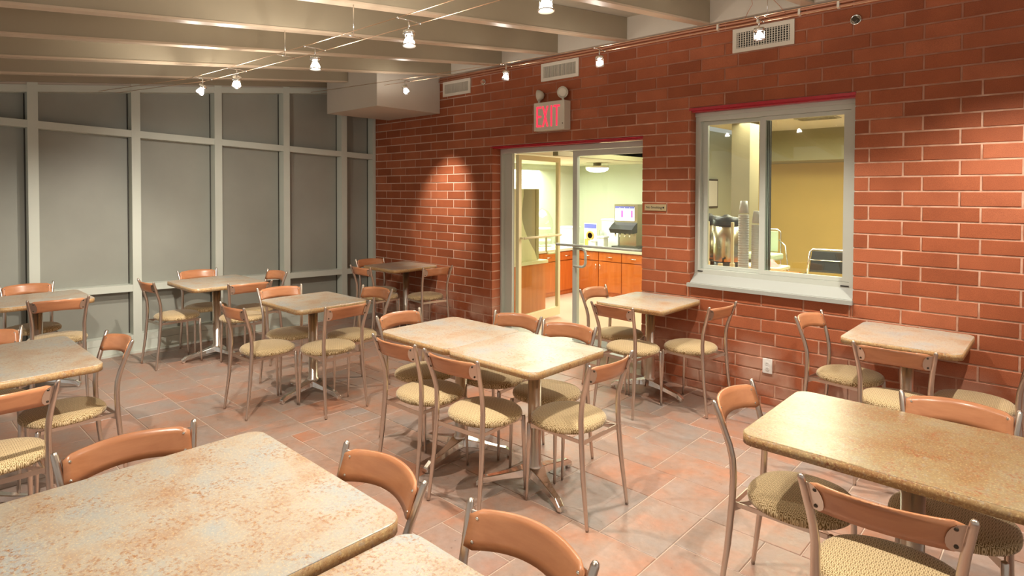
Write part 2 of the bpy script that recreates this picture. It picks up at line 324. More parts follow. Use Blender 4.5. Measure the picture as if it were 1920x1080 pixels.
for (a, b, c, d) in bricks[:300]:
    k = (round(b - a, 3), round(d - c, 3))
    if k not in cache:
        w, h = (b - a) / 2, (d - c) / 2; s_ = 0.0025; mb = MB()
        mb.add([(-w, 0.0025, -h), (w, 0.0025, -h), (w, 0.0025, h), (-w, 0.0025, h), (-w + s_, 0, -h + s_), (w - s_, 0, -h + s_), (w - s_, 0, h - s_), (-w + s_, 0, h - s_), (-w, 0.127, -h), (w, 0.127, -h), (w, 0.127, h), (-w, 0.127, h)],
               [(4, 5, 6, 7), (0, 1, 5, 4), (1, 2, 6, 5), (2, 3, 7, 6), (3, 0, 4, 7), (0, 8, 9, 1), (1, 9, 10, 2), (2, 10, 11, 3), (3, 11, 8, 0), (8, 11, 10, 9)])
        cache[k] = mb.mesh('brick', M['brick'])
    put('brick', cache[k], wall, loc=((a + b) / 2, random.uniform(-0.0012, 0.0012), (c + d) / 2))
rest = MB()
for (a, b, c, d) in bricks[300:]: rest.box((a, random.uniform(-0.001, 0.001), c), (b, 0.127, d))
o = rest.build('brickwork', M['brick'], wall); o['kind'] = 'stuff'
# painted steel lintels
smesh('trim_1', MB().box((DX0 + 0.002, 0.012, DZ - 0.022), (DX1 - 0.002, 0.125, DZ - 0.001)).box((DX0 - 0.03, -0.004, DZ - 0.012), (DX1 + 0.005, 0.012, DZ - 0.001)), M['red'])
smesh('trim_2', MB().box((WX0 + 0.002, 0.012, WZ1 - 0.034), (WX1 - 0.002, 0.10, WZ1 - 0.001)).box((WX0 - 0.015, -0.004, WZ1 - 0.022), (WX1 + 0.004, 0.012, WZ1 + 0.001)), M['red'])

# ---- floor of mixed-size slate tiles
floor = struct('floor')
MB().box((-0.4, YB, -0.12), (XR, 0.003, -0.0035)).build('grout_bed', M['grout'], floor)
G = 0.1545; GX0, GY0 = 5.573 - 45 * G, -2.17 - 30 * G
nx, ny = int((XR - GX0) / G) + 1, int((0.12 - GY0) / G) + 1
used = [[False] * ny for _ in range(nx)]; tiles = []
rnd = random.Random(21)
shapes = [(3, 3), (2, 3), (3, 2), (2, 2), (2, 2), (3, 3), (2, 3), (3, 2)]
def free(i, j, a, b): return all(i + u < nx and j + v < ny and not used[i + u][j + v] for u in range(a) for v in range(b))
for i in range(nx):
    for j in range(ny):
        if used[i][j]: continue
        opts = shapes[:]; rnd.shuffle(opts)
        for a, b in opts + [(1, 1)]:
            if free(i, j, a, b):
                for u in range(a):
                    for v in range(b): used[i + u][j + v] = True
                x0, x1 = GX0 + i * G, GX0 + (i + a) * G; y0, y1 = GY0 + j * G, GY0 + (j + b) * G
                x0 = max(x0, 0.0); x1 = min(x1, XR); y0 = max(y0, YB); y1 = min(y1, 0.0)
                if x1 - x0 > 0.02 and y1 - y0 > 0.02: tiles.append((x0, x1, y0, y1))
                break
def tile_seen(t):
    v = Vector(((t[0] + t[1]) / 2, (t[2] + t[3]) / 2, 0)) - cam.location; f = v.dot(F_)
    if f < 0.6: return False
    px, py = 960 + 1128.8 * v.dot(R_) / f, 382.9 - 1128.8 * v.dot(U_) / f
    return -60 < px < 1980 and py < 1180
tiles.sort(key=lambda t: (not tile_seen(t), (Vector(((t[0] + t[1]) / 2, (t[2] + t[3]) / 2, 0)) - cam.location).length ** 1.5 / ((t[1] - t[0]) * (t[3] - t[2])) ** 0.5))
def tint(me, vals):
    at = me.attributes.new('tint', 'FLOAT', 'FACE'); at.data.foreach_set('value', vals)
gp = 0.0026; tc = {}
for (x0, x1, y0, y1) in tiles[:300]:
    w, h = round((x1 - x0) / 2 - gp, 4), round((y1 - y0) / 2 - gp, 4); ci = rnd.randrange(9)
    if (w, h, ci) not in tc:
        s_ = 0.003; mb = MB()
        mb.add([(-w, -h, -0.009), (w, -h, -0.009), (w, h, -0.009), (-w, h, -0.009), (-w, -h, -0.002), (w, -h, -0.002), (w, h, -0.002), (-w, h, -0.002), (-w + s_, -h + s_, 0), (w - s_, -h + s_, 0), (w - s_, h - s_, 0), (-w + s_, h - s_, 0)],
               [(8, 9, 10, 11), (4, 5, 9, 8), (5, 6, 10, 9), (6, 7, 11, 10), (7, 4, 8, 11), (0, 1, 5, 4), (1, 2, 6, 5), (2, 3, 7, 6), (3, 0, 4, 7), (0, 3, 2, 1)])
        me = mb.mesh('floor_tile', M['tile']); tint(me, [ci / 8] * len(me.polygons)); tc[(w, h, ci)] = me
    put('floor_tile', tc[(w, h, ci)], floor, loc=((x0 + x1) / 2, (y0 + y1) / 2, 0))
mb = MB(); vals = []
for (x0, x1, y0, y1) in tiles[300:]: mb.box((x0 + gp, y0 + gp, -0.009), (x1 - gp, y1 - gp, 0)); vals += [rnd.random()] * 6
me = mb.mesh('floor_tiling', M['tile']); tint(me, vals); o = put('floor_tiling', me, floor); o['kind'] = 'stuff'

# ---- glazed wall on the left
wl = struct('wall_left')
def roofz(y): return 3.0 + 0.112 * y           # underside of the rafters
def tz(y): return 2.137 - 0.0375 * y           # top of the transom
def rz_(y): return 0.618 - 0.026 * y           # top of the lower rail
MX = [-5.27, -4.47, -3.668, -2.8465, -2.0475, -1.2585, -0.477]
hw = 0.039
for i, y in enumerate(MX): MB().box((-0.15, y - hw, 0.0), (0.0, y + hw, roofz(y) + 0.20)).build('mullion', M['alu'], wl)
MB().box((-0.15, -0.045, 0.0), (0.0, 0.0, 2.98)).build('mullion', M['alu'], wl)
ys = [-6.3] + MX + [-0.006]
def slab(name, ya, yb_, f0, f1, x0, x1, m, parent):
    return MB().hexa([(x0, ya, f0(ya)), (x1, ya, f0(ya)), (x1, yb_, f0(yb_)), (x0, yb_, f0(yb_)), (x0, ya, f1(ya)), (x1, ya, f1(ya)), (x1, yb_, f1(yb_)), (x0, yb_, f1(yb_))]).build(name, m, parent)
panetop = lambda y: 2.957 + 0.1155 * y
for a, b in zip(ys[:-1], ys[1:]):
    a2, b2 = a + hw, b - hw
    slab('transom', a2, b2, lambda y: tz(y) - 0.068, tz, -0.15, -0.004, M['alu'], wl)
    slab('rail', a2, b2, lambda y: rz_(y) - 0.068, rz_, -0.15, -0.004, M['alu'], wl)
    slab('head_rail', a2, b2, panetop, lambda y: panetop(y) + 0.065, -0.15, -0.004, M['alu'], wl)
    slab('sill_rail', a2, b2, lambda y: 0.12, lambda y: 0.185, -0.15, -0.004, M['alu'], wl)
    e_ = 0.0
    slab('glass_pane', a2 + e_, b2 - e_, lambda y: 0.185, lambda y: rz_(y) - 0.068, -0.135, -0.125, M['shade'], wl)
    slab('glass_pane', a2 + e_, b2 - e_, lambda y: rz_(y), lambda y: tz(y) - 0.068, -0.135, -0.125, M['shade'], wl)
    slab('glass_pane', a2 + e_, b2 - e_, lambda y: tz(y), lambda y: panetop(y), -0.135, -0.125, M['shade'], wl)
    # thin dark gasket along the far side of every pane
    slab('gasket', b2 - 0.010, b2 - 0.001, lambda y: 0.19, lambda y: panetop(y) - 0.002, -0.124, -0.118, M['gasket'], wl)
slab('header', -6.3, -0.001, lambda y: panetop(y) + 0.067, lambda y: panetop(y) + 0.30, -0.15, -0.012, M['soffit'], wl)
MB().box((-0.15, -6.3, -0.0), (-0.002, -0.046, 0.118)).build('curb', M['alu'], wl)
MB().box((-0.02, -6.3, 0.0), (0.022, -0.05, 0.022)).build('base_strip', M['alu'], wl)

# ---- sloping ceiling and rafters
cl = struct('ceiling')
def sl(x0, x1, y0, y1, dz0, dz1, m, name, zf=roofz):
    return slab(name, y0, y1, lambda y: zf(y) + dz0, lambda y: zf(y) + dz1, x0, x1, m, cl)
sl(-0.15, XR, YB, 0.24, 0.205, 0.26, M['ceil'], 'ceiling_board')
bx = [0.775, 1.598, 2.416, 3.180, 3.970, 4.745, 5.527, 6.31, 7.09, 7.87]
for i, x in enumerate(bx):
    y1 = -0.905 if i == 0 else -0.052
    o = sl(x - 0.045, x, YB, y1, 0.012, 0.203, M['beam'], 'rafter')
    slab('lit_bottom_strip', YB, y1, lambda y: roofz(y) - 0.002, lambda y: roofz(y) + 0.0119, x - 0.078, x + 0.003, M['floor_lit'], o)  # strip added under each rafter, paler to paint in light bounced off the floor
sl(0.0, 0.04, YB, -0.06, 0.03, 0.203, M['beam'], 'rafter')
# ledger board over the brickwork
o = MB().box((0.0, -0.05, TOPZ + 0.002), (XR, 0.24, 3.235)).build('ledger_board', M['soffit'], cl)
# boxed soffit in the corner
o = smesh('trim_3', MB().box((0.31, -0.90, 2.573), (1.345, -0.008, 3.11)), M['soffit'])

# ================================================================== DOOR AND WINDOW FRAMES
D = struct('door_1')
y0, y1 = 0.13, 0.20; fz = 0.125
MB().box((DX0 + 0.001, y0, fz), (DX0 + 0.022, y1 + 0.13, DZ - 0.075)).box((DX0 + 0.022, y0 + 0.05, fz), (DX0 + 0.13, y1 + 0.02, DZ - 0.075)).box((DX0 + 0.001, y0, DZ - 0.075), (DX1 - 0.001, y0 + 0.10, DZ - 0.024)).box((DX1 - 0.03, y0, fz), (DX1 - 0.001, y1, DZ - 0.075)).build('door_frame', M['cool'], D)
MB().box((DX0, -0.012, 0.0), (DX1, 0.30, 0.105)).build('step_riser', M['counter'], D)
MB().box((DX0, -0.03, 0.106), (DX1, 0.32, 0.124)).build('threshold', M['cool'], D)
def leaf(parent, w, mirror, name_m, mtx):
    """local x 0..w from hinge/left, y thickness, z up"""
    h0, h1 = fz + 0.012, DZ - 0.082; t = 0.022
    def bx_(a, b): return MB().box(a, b, mtx)
    st = MB().box((0, -t, h0), (0.052, t, h1), mtx).box((w - 0.04, -t, h0), (w, t, h1), mtx).box((0.052, -t, h0), (w - 0.04, t, h0 + 0.10), mtx).box((0.052, -t, h1 - 0.055), (w - 0.04, t, h1), mtx)
    lf = st.build('door_leaf', name_m, parent)
    MB().box((0.0535, -0.004, h0 + 0.102), (w - 0.0415, 0.004, h1 - 0.057), mtx).build('glass_pane', M['glass'], lf)
    return lf
LW = 0.80
mr = Matrix.Translation((3.225, 0.165, 0))
lf = leaf(D, DX1 - 0.032 - 3.225, False, M['cool'], mr)
b_ = MB().tube([(3.06, 0.09, 1.105), (3.9, 0.09, 1.105), (4.055, 0.09, 1.105)], 0.013, 10).tube([(3.25, 0.09, 1.105), (3.25, 0.145, 1.105)], 0.012, 8).tube([(4.05, 0.09, 1.105), (4.05, 0.145, 1.105)], 0.012, 8).build('push_bar', M['cool'], lf)
b_ = MB().tube([(3.262, 0.12, 1.075), (3.37, 0.11, 1.075), (3.40, 0.11, 1.06), (3.41, 0.11, 1.03), (3.41, 0.11, 0.94), (3.40, 0.11, 0.91), (3.37, 0.11, 0.895), (3.262, 0.12, 0.895)], 0.013, 10).build('pull_handle', M['cool'], lf)
# left leaf, swung into the pantry
ang = math.radians(96)
ml = Matrix.Translation((DX0 + 0.155, 0.24, 0)) @ Matrix.Rotation(ang, 4, 'Z')
lf2 = leaf(D, 0.86, False, M['beige'], ml)
MB().tube([(0.03, -0.07, 1.12), (0.80, -0.07, 1.12)], 0.014, 10, mtx=ml).tube([(0.03, -0.07, 1.12), (0.03, -0.022, 1.12)], 0.012, 8, mtx=ml).tube([(0.80, -0.07, 1.12), (0.80, -0.022, 1.12)], 0.012, 8, mtx=ml).build('push_bar', M['beige'], lf2)
MB().tube([(0.82, 0.03, 1.12), (0.70, 0.05, 1.12), (0.66, 0.05, 1.08), (0.66, 0.05, 0.93), (0.70, 0.05, 0.89), (0.82, 0.03, 0.89)], 0.012, 8, mtx=ml).build('pull_handle', M['beige'], lf2)

Wn = struct('window_1')
# outer frame, sliding sash and fixed light
yw = 0.085
f = MB()
f.box((WX0 + 0.002, yw, WZ1 - 0.105), (WX1 - 0.002, yw + 0.10, WZ1 - 0.036)).box((WX0 + 0.002, yw, WZ0 + 0.14), (WX0 + 0.045, yw + 0.10, WZ1 - 0.105)).box((WX1 - 0.045, yw, WZ0 + 0.14), (WX1 - 0.002, yw + 0.10, WZ1 - 0.105))
f.box((WX0 + 0.002, yw - 0.012, WZ1 - 0.066), (WX1 - 0.002, yw - 0.001, WZ1 - 0.036))
f.box((WX0 + 0.002, yw, WZ0 + 0.02), (WX1 - 0.002, yw + 0.10, WZ0 + 0.14)).build('window_frame', M['cool'], Wn)
def sash(x0, x1, yy, name):
    z0, z1 = WZ0 + 0.142, WZ1 - 0.107; w = 0.045; t = 0.014
    s_ = MB().box((x0, yy - t, z0), (x0 + w, yy + t, z1)).box((x1 - w, yy - t, z0), (x1, yy + t, z1)).box((x0 + w, yy - t, z0), (x1 - w, yy + t, z0 + 0.03)).box((x0 + w, yy - t, z1 - 0.03), (x1 - w, yy + t, z1)).build(name, M['cool'], Wn)
    MB().box((x0 + w + 0.001, yy - 0.003, z0 + 0.031), (x1 - w - 0.001, yy + 0.003, z1 - 0.031)).build('glass_pane', M['glass'], s_)
    return s_
sash(WX0 + 0.046, 5.165, yw + 0.055, 'sash'); s2 = sash(5.10, WX1 - 0.046, yw + 0.022, 'sash')
for k in range(3): MB().box((5.147 + k * 0.012, yw + 0.038, WZ0 + 0.175), (5.153 + k * 0.012, yw + 0.048, WZ1 - 0.14)).build('gasket', M['gasket'], s2)
sl_ = MB()
sl_.hexa([(WX0 + 0.002, 0.0, WZ0 + 0.022), (WX1 - 0.002, 0.0, WZ0 + 0.022), (WX1 - 0.002, yw, WZ0 + 0.05), (WX0 + 0.002, yw, WZ0 + 0.05), (WX0 + 0.002, 0.0, WZ0 + 0.03), (WX1 - 0.002, 0.0, WZ0 + 0.03), (WX1 - 0.002, yw, WZ0 + 0.10), (WX0 + 0.002, yw, WZ0 + 0.10)])
sl_.box((WX0 - 0.012, -0.035, WZ0 - 0.002), (WX1 + 0.004, -0.002, WZ0 + 0.028)).box((WX0 + 0.002, -0.002, WZ0 + 0.001), (WX1 - 0.002, yw, WZ0 + 0.021))
sl_.build('window_sill', M['sill'], Wn)
MB().box((WX0 + 0.03, yw - 0.004, WZ0 + 0.118), (WX0 + 0.075, yw - 0.0005, WZ0 + 0.126)).build('weep_hole', M['black'], Wn)
MB().box((WX1 - 0.10, yw - 0.004, WZ0 + 0.078 + 0.03), (WX1 - 0.045, yw - 0.0005, WZ0 + 0.116)).build('weep_hole', M['black'], Wn)

# ================================================================== TABLES
def arm_mb(ang, R=0.325):
    mb = MB(); st = 7; vs = []; fs = []
    mt = Matrix.Rotation(ang, 4, 'Z')
    for i in range(st + 1):
        t = i / st; r = 0.03 + (R - 0.03) * t
        w = 0.030 * (1 - t) + 0.019 * t + 0.028 * (1 - t) ** 4
        top = 0.115 - 0.06 * t ** 1.2 - 0.012 * math.sin(PI * t); bot = 0.055 * (1 - t) ** 0.8 + 0.012 if t < 1 else 0.010
        if i == st: top = 0.034
        vs += [(r, -w, bot), (r, w, bot), (r, w * 0.8, top), (r, -w * 0.8, top)]
    for i in range(st):
        a = 4 * i
        for k in range(4): fs.append((a + k, a + (k + 1) % 4, a + 4 + (k + 1) % 4, a + 4 + k))
    fs += [(3, 2, 1, 0), (4 * st, 4 * st + 1, 4 * st + 2, 4 * st + 3)]
    mb.add(vs, fs, False, mt)
    mb.lathe([(0.014, 0.0), (0.016, 0.004), (0.016, 0.02)], 10, mt @ Matrix.Translation((R - 0.02, 0, 0)))
    return mb
def table(x0, x1, y0, y1, label, m='lam', angs=(278, 35, 155), group=None, cx=None, cy=None, h=0.75):
    cx = (x0 + x1) / 2 if cx is None else cx; cy = (y0 + y1) / 2 if cy is None else cy
    t = thing('cafe_table', label, 'table', (cx, cy, 0), 0, group)
    top = MB().prism(rrect(x0 - cx, y0 - cy, x1 - cx, y1 - cy, 0.055, 6), h - 0.036, h, smooth=True).build('tabletop', M[m], t); bevel(top, 0.003, 2)
    MB().prism(rrect(x0 - cx - 0.0012, y0 - cy - 0.0012, x1 - cx + 0.0012, y1 - cy + 0.0012, 0.056, 6), h - 0.0385, h - 0.0035, smooth=True).build('edge_band', M[m + '_edge'], t)
    MB().lathe([(0.05, 0.10), (0.044, 0.125), (0.037, 0.13), (0.037, h - 0.06)], 20).build('column', M['satin'], t)
    MB().box((-0.2, -0.02, h - 0.047), (0.2, 0.02, h - 0.037)).box((-0.02, -0.2, h - 0.047), (0.02, -0.021, h - 0.037)).box((-0.02, 0.021, h - 0.047), (0.02, 0.2, h - 0.037)).lathe([(0.06, h - 0.062), (0.06, h - 0.0475)], 16).build('mounting_plate', M['rubber'], t)
    for a in angs: bevel(arm_mb(math.radians(a)).build('base_leg', M['chrome'], t), 0.004, 2)
    return t
table(0.35, 1.0, -4.05, -3.42, 'square cafe table at the far left edge by the glazed wall, its top shiny', angs=(300, 51, 180), cx=0.655, cy=-3.755)
table(0.37, 1.11, -2.70, -2.02, 'square cafe table by the glazed wall, fourth window bay, between four chairs', angs=(270, 20, 160))
table(2.06, 2.71, -2.53, -1.92, 'single square cafe table left of the long double table in the middle of the room', angs=(285, 8, 185), cx=2.405, cy=-2.245)
table(0.67, 1.32, -0.65, -0.012, 'square cafe table pushed into the corner where glass wall meets brick wall', angs=(275, 60, 180), cx=1.055, cy=-0.291)
table(4.07, 4.68, -0.68, -0.012, 'square cafe table against the brick wall between doorway and window', angs=(200, 350, 100), cx=4.395)
table(5.87, 6.48, -0.645, -0.012, 'pale small cafe table against the brick wall right of the sliding window', angs=(200, 335, 90))
table(3.695, 4.345, -2.495, -1.865, 'left half of the pair of cafe tables joined in the room centre', angs=(278, 36, 183), cx=4.14, cy=-2.20)
table(4.348, 5.0, -2.505, -1.872, 'right half of the pair of cafe tables joined in the room centre', angs=(226, 336, 90), cx=4.734)
table(6.02, 7.24, -2.53, -1.86, 'large olive brown cafe table in the right foreground, cut off by the frame', m='lam2', angs=(204, 336, 66), cx=6.52, cy=-2.255)
table(4.70, 5.595, -5.0, -3.725, 'big speckled cafe table filling the lower left foreground', angs=(215, 335, 90), cy=-4.35)
table(5.606, 6.4, -4.9, -3.72, 'speckled cafe table at the bottom centre edge, butted to the larger foreground table', angs=(215, 335, 90), cy=-4.3, h=0.722)
table(2.40, 3.285, -5.05, -3.885, 'cafe table at the left frame edge in front of the shiny far left one', angs=(300, 60, 177), cy=-4.38)

# ================================================================== CHAIRS
def seat_mb():
    mb = MB(); seg = 40; rings = [(0.90, 0.424), (0.985, 0.431), (1.0, 0.443), (0.985, 0.455), (0.93, 0.4655), (0.80, 0.473), (0.55, 0.478), (0.25, 0.480)]
    vs = []; fs = []
    for s_, z in rings:
        for k in range(seg):
            a = 2 * PI * k / seg; c, n_ = math.cos(a), math.sin(a)
            ex = 2 / 2.25; X = math.copysign(abs(c) ** ex, c) * 0.199 * s_; Y = math.copysign(abs(n_) ** ex, n_) * 0.190 * s_
            vs.append((X, Y + 0.222, z))
    n = len(rings)
    for i in range(n - 1):
        for k in range(seg): fs.append((i * seg + k, i * seg + (k + 1) % seg, (i + 1) * seg + (k + 1) % seg, (i + 1) * seg + k))
    fs += [tuple(range(seg))[::-1], tuple((n - 1) * seg + k for k in range(seg))]
    return mb.add(vs, fs, True)
post = [(-0.028, 0.004, 0.0085), (-0.024, 0.03, 0.009), (0.004, 0.25, 0.0125), (0.018, 0.42, 0.0135), (0.022, 0.52, 0.0135), (0.018, 0.59, 0.013), (0.006, 0.645, 0.0125), (-0.012, 0.70, 0.0118), (-0.032, 0.76, 0.0108), (-0.046, 0.802, 0.0102), (-0.0485, 0.810, 0.0078), (-0.0495, 0.8135, 0.003)]
def ypost(z):
    for (a, za, _), (b, zb, _) in zip(post[:-1], post[1:]):
        if za <= z <= zb: return a + (b - a) * (z - za) / (zb - za)
    return post[-1][0]
PX = [(0.0, 0.177), (0.40, 0.163), (0.60, 0.163), (0.68, 0.170), (0.75, 0.181), (0.82, 0.191)]
def postx(z):
    for (a, xa), (b, xb) in zip(PX[:-1], PX[1:]):
        if a <= z <= b: return xa + (xb - xa) * (z - a) / (b - a)
    return PX[-1][1]
HW = 0.171
def back_mb():
    mb = MB(); nx_, nz = 16, 4; vs = []; fs = []; hwx = HW
    for side in (0, 1):
        for j in range(nz + 1):
            for i in range(nx_ + 1):
                u = -1 + 2 * i / nx_; v = j / nz
                ed = max(0, (abs(u) - 0.93) / 0.07)
                z0 = 0.700 + 0.016 * (1 - u * u) + 0.012 * ed * ed; z1 = 0.795 + 0.008 * (1 - u * u) - 0.010 * ed * ed
                z = z0 + (z1 - z0) * v
                y = ypost(z) - 0.052 * (1 - u * u) + 0.004 + (0.009 if side else 0.0)
                vs.append((u * hwx, y, z))
    q = (nx_ + 1) * (nz + 1)
    for j in range(nz):
        for i in range(nx_):
            a = j * (nx_ + 1) + i; b = a + nx_ + 1
            fs.append((a, a + 1, b + 1, b)); fs.append((q + a, q + b, q + b + 1, q + a + 1))
    W_ = nx_ + 1
    for i in range(nx_):
        fs.append((i, q + i, q + i + 1, i + 1)); t = nz * W_ + i; fs.append((t, t + 1, q + t + 1, q + t))
    for j in range(nz):
        a = j * W_; fs.append((a, a + W_, q + a + W_, q + a)); a = j * W_ + nx_; fs.append((a, q + a, q + a + W_, a + W_))
    return mb.add(vs, fs, True)
def bracket_mb(s_):
    mb = MB(); pts = []
    for k in range(9):
        a = PI / 2 - PI * k / 8; pts.append((0.004 + 0.036 * math.cos(a) ** 0.7 if math.cos(a) > 0 else 0.004, 0.748 + 0.042 * math.sin(a)))
    pts = [(0.0, 0.790)] + pts + [(0.0, 0.706)]
    vs = []
    n = len(pts)
    for off in (0.0, -0.0035):
        for (dx, z) in pts:
            u = (postx(z) - 0.008 - dx) / HW; u = min(u, 1.0)
            vs.append((s_ * (postx(z) - 0.008 - dx), ypost(z) - 0.052 * (1 - u * u) + 0.003 + off, z))
    fs = [tuple(range(n)), tuple(range(n, 2 * n))[::-1]] + [(i, n + i, n + (i + 1) % n, (i + 1) % n) for i in range(n)]
    return mb.add(vs, fs, False)
def screw_mb(s_, z, back):
    x = HW - 0.017; u = x / HW; y = ypost(z) - 0.052 * (1 - u * u) + (-0.0015 if back else 0.0125)
    mt = Matrix.Translation((s_ * x, y, z)) @ Matrix.Rotation(PI / 2 if back else -PI / 2, 4, 'X')
    return MB().lathe([(0.0055, -0.001), (0.0055, 0.001), (0.0035, 0.003), (0.001, 0.0035)], 10, mt)
def make_chair():
    t = bpy.data.objects.new('cafe_chair', None); COL.objects.link(t); t.empty_display_size = 0.1
    seat_mb().build('seat', M['fabric'], t)
    bk = back_mb().build('backrest', M['ply'], t)
    for s_ in (-1, 1):
        MB().tube([(s_ * postx(z), y, z) for y, z, r in post], [r for *_, r in post], 12).build('leg', M['tube'], t)
        fl = MB().tube([(s_ * 0.152, 0.384, 0.004), (s_ * 0.152, 0.381, 0.05), (s_ * 0.149, 0.373, 0.30), (s_ * 0.148, 0.370, 0.415), (s_ * 0.148, 0.370, 0.421)], [0.0072, 0.0076, 0.0112, 0.012, 0.007], 12)
        fl.build('leg', M['tube'], t)
        br = bracket_mb(s_).build('bracket', M['tube'], t)
        for z in (0.722, 0.776): screw_mb(s_, z, True).build('screw', M['screw'], br); screw_mb(s_, z, False).build('screw', M['chrome'], bk)
        for yy in (-0.028, 0.400): pass
    fr = MB()
    for s_ in (-1, 1):
        fr.box((s_ * 0.146, 0.02, 0.400), (s_ * 0.151, 0.358, 0.418))
        # gusset plates from the seat pan to the legs
        for (px, py) in ((s_ * 0.152, 0.024), (s_ * 0.141, 0.362)):
            qx, qy = px - s_ * 0.07, 0.198 + (py - 0.198) * 0.62
            fr.add([(px, py, 0.418), (qx, qy, 0.4235), (qx, qy, 0.4235 - 0.006), (px, py, 0.385), (px + s_ * 0.003, py + 0.003, 0.418), (qx + s_ * 0.003, qy + 0.003, 0.4235), (qx + s_ * 0.003, qy + 0.003, 0.4175), (px + s_ * 0.003, py + 0.003, 0.385)],
                   [(0, 1, 2, 3), (7, 6, 5, 4), (0, 4, 5, 1), (1, 5, 6, 2), (2, 6, 7, 3), (3, 7, 4, 0)])
    fr.box((-0.158, 0.016, 0.398), (0.158, 0.020, 0.420))
    fr.box((-0.09, 0.10, 0.4185), (0.09, 0.34, 0.4235))
    fr.build('seat_frame', M['tube'], t)
    return t
proto = make_chair(); first = [True]
def chair(x, y, face, label, tw=0.0, group=None):
    o = proto if first[0] else copy_tree(proto); first[0] = False
    o.location = (x, y, 0); o.rotation_euler = (0, 0, math.radians({'+y': 0, '-x': 90, '-y': 180, '+x': 270}[face] + tw))
    if 'foreground table, wide back' in label or 'right corner of the big' in label or 'butted table' in label or 'closest right' in label: o.scale = (1.07, 1.04, 1.0)
    return tag(o, label, 'chair', group)
# far left table
chair(0.14, -3.74, '+x', 'chair with its back to the glazed wall at the far left table', 0)
chair(1.16, -3.7, '-x', 'chair on the near side of the far left table, turned to the glazed wall', -8)
# table by the fourth bay
chair(0.19, -2.33, '+x', 'chair between the glazed wall and the table in front of the fourth bay', -3)
chair(0.65, -2.91, '+y', 'leftmost chair at the four-chair table by the glazed wall, standing clear of the table', 3)
chair(1.385, -2.32, '-x', 'chair on the near right side of the four-chair table by the glazed wall', -8)
chair(0.82, -1.825, '-y', 'far side chair of the four-chair table by the glazed wall, back seen above the top', 3)
# single table
chair(1.91, -2.265, '+x', 'chair behind the single middle table, its curved back seen above the far edge', -6)
chair(2.445, -2.86, '+y', 'chair on the left side of the single middle table, seat pulled out', 2)
chair(2.98, -2.305, '-x', 'chair in front of the single middle table, back toward the viewer', 2)
chair(2.515, -1.745, '-y', 'chair on the right side of the single middle table, near the corner table', 6)
# corner table
chair(0.58, -0.455, '+x', 'chair between the glazed wall and the corner table at the brick wall', -8)
chair(1.145, -0.94, '+y', 'chair on the left of the corner table, side view', 1)
chair(1.74, -0.4, '-x', 'chair on the right of the corner table, close to the brick wall', -8)
# joined pair of tables
chair(3.575, -2.22, '+x', 'chair at the far left end of the joined centre tables', 4)
chair(4.14, -2.665, '+y', 'left of the two chairs on the near side of the joined centre tables', 1)
chair(4.61, -2.66, '+y', 'right of the two chairs on the near side of the joined centre tables', 4)
chair(5.195, -2.19, '-x', 'chair at the right end of the joined centre tables, standing in the open', 0)
chair(4.17, -1.75, '-y', 'left of the two chairs on the doorway side of the joined centre tables', 8)
chair(4.605, -1.745, '-y', 'right of the two chairs on the doorway side of the joined centre tables', 8)
# brick wall table by the door
chair(3.91, -0.40, '+x', 'chair in front of the open doorway at the small table by the brick wall', 0)
chair(4.445, -0.94, '+y', 'chair on the near side of the small table between doorway and window', -4)
chair(4.99, -0.41, '-x', 'chair on the right of the table between doorway and window, below the sill', -6)
# right wall table
chair(5.645, -0.325, '+x', 'chair left of the pale small table under the right end of the window', -8)
chair(6.215, -0.925, '+y', 'chair on the near side of the pale small table right of the window', 3)
chair(6.74, -0.45, '-x', 'chair at the right frame edge beside the pale small wall table', 0)
# right foreground table
chair(5.93, -2.245, '+x', 'large chair at the left end of the olive brown foreground table', 0)
chair(6.535, -2.79, '+y', 'closest right foreground chair, curved back with bracket plates facing the viewer', 5)
chair(6.59, -1.81, '-y', 'chair beyond the olive brown foreground table, its shaded seat showing under the top', 4)
# left foreground tables
chair(4.64, -4.12, '+x', 'chair behind the big foreground table, wide back panel low at the left', -3)
chair(5.37, -3.69, '-y', 'chair at the right corner of the big foreground table, back bowed outward', 0)
chair(5.94, -3.665, '-y', 'chair at the bottom centre, broad pale back panel behind the butted table', 0)
# left edge table
chair(2.93, -3.78, '-y', 'chair right of the left edge table, side of its back to the viewer', 5)
chair(3.64, -4.34, '-x', 'chair in front of the left edge table, cut off by the frame', 0)
chair(2.26, -4.26, '+x', 'chair behind the left edge table, only one corner of its back in frame', 0)

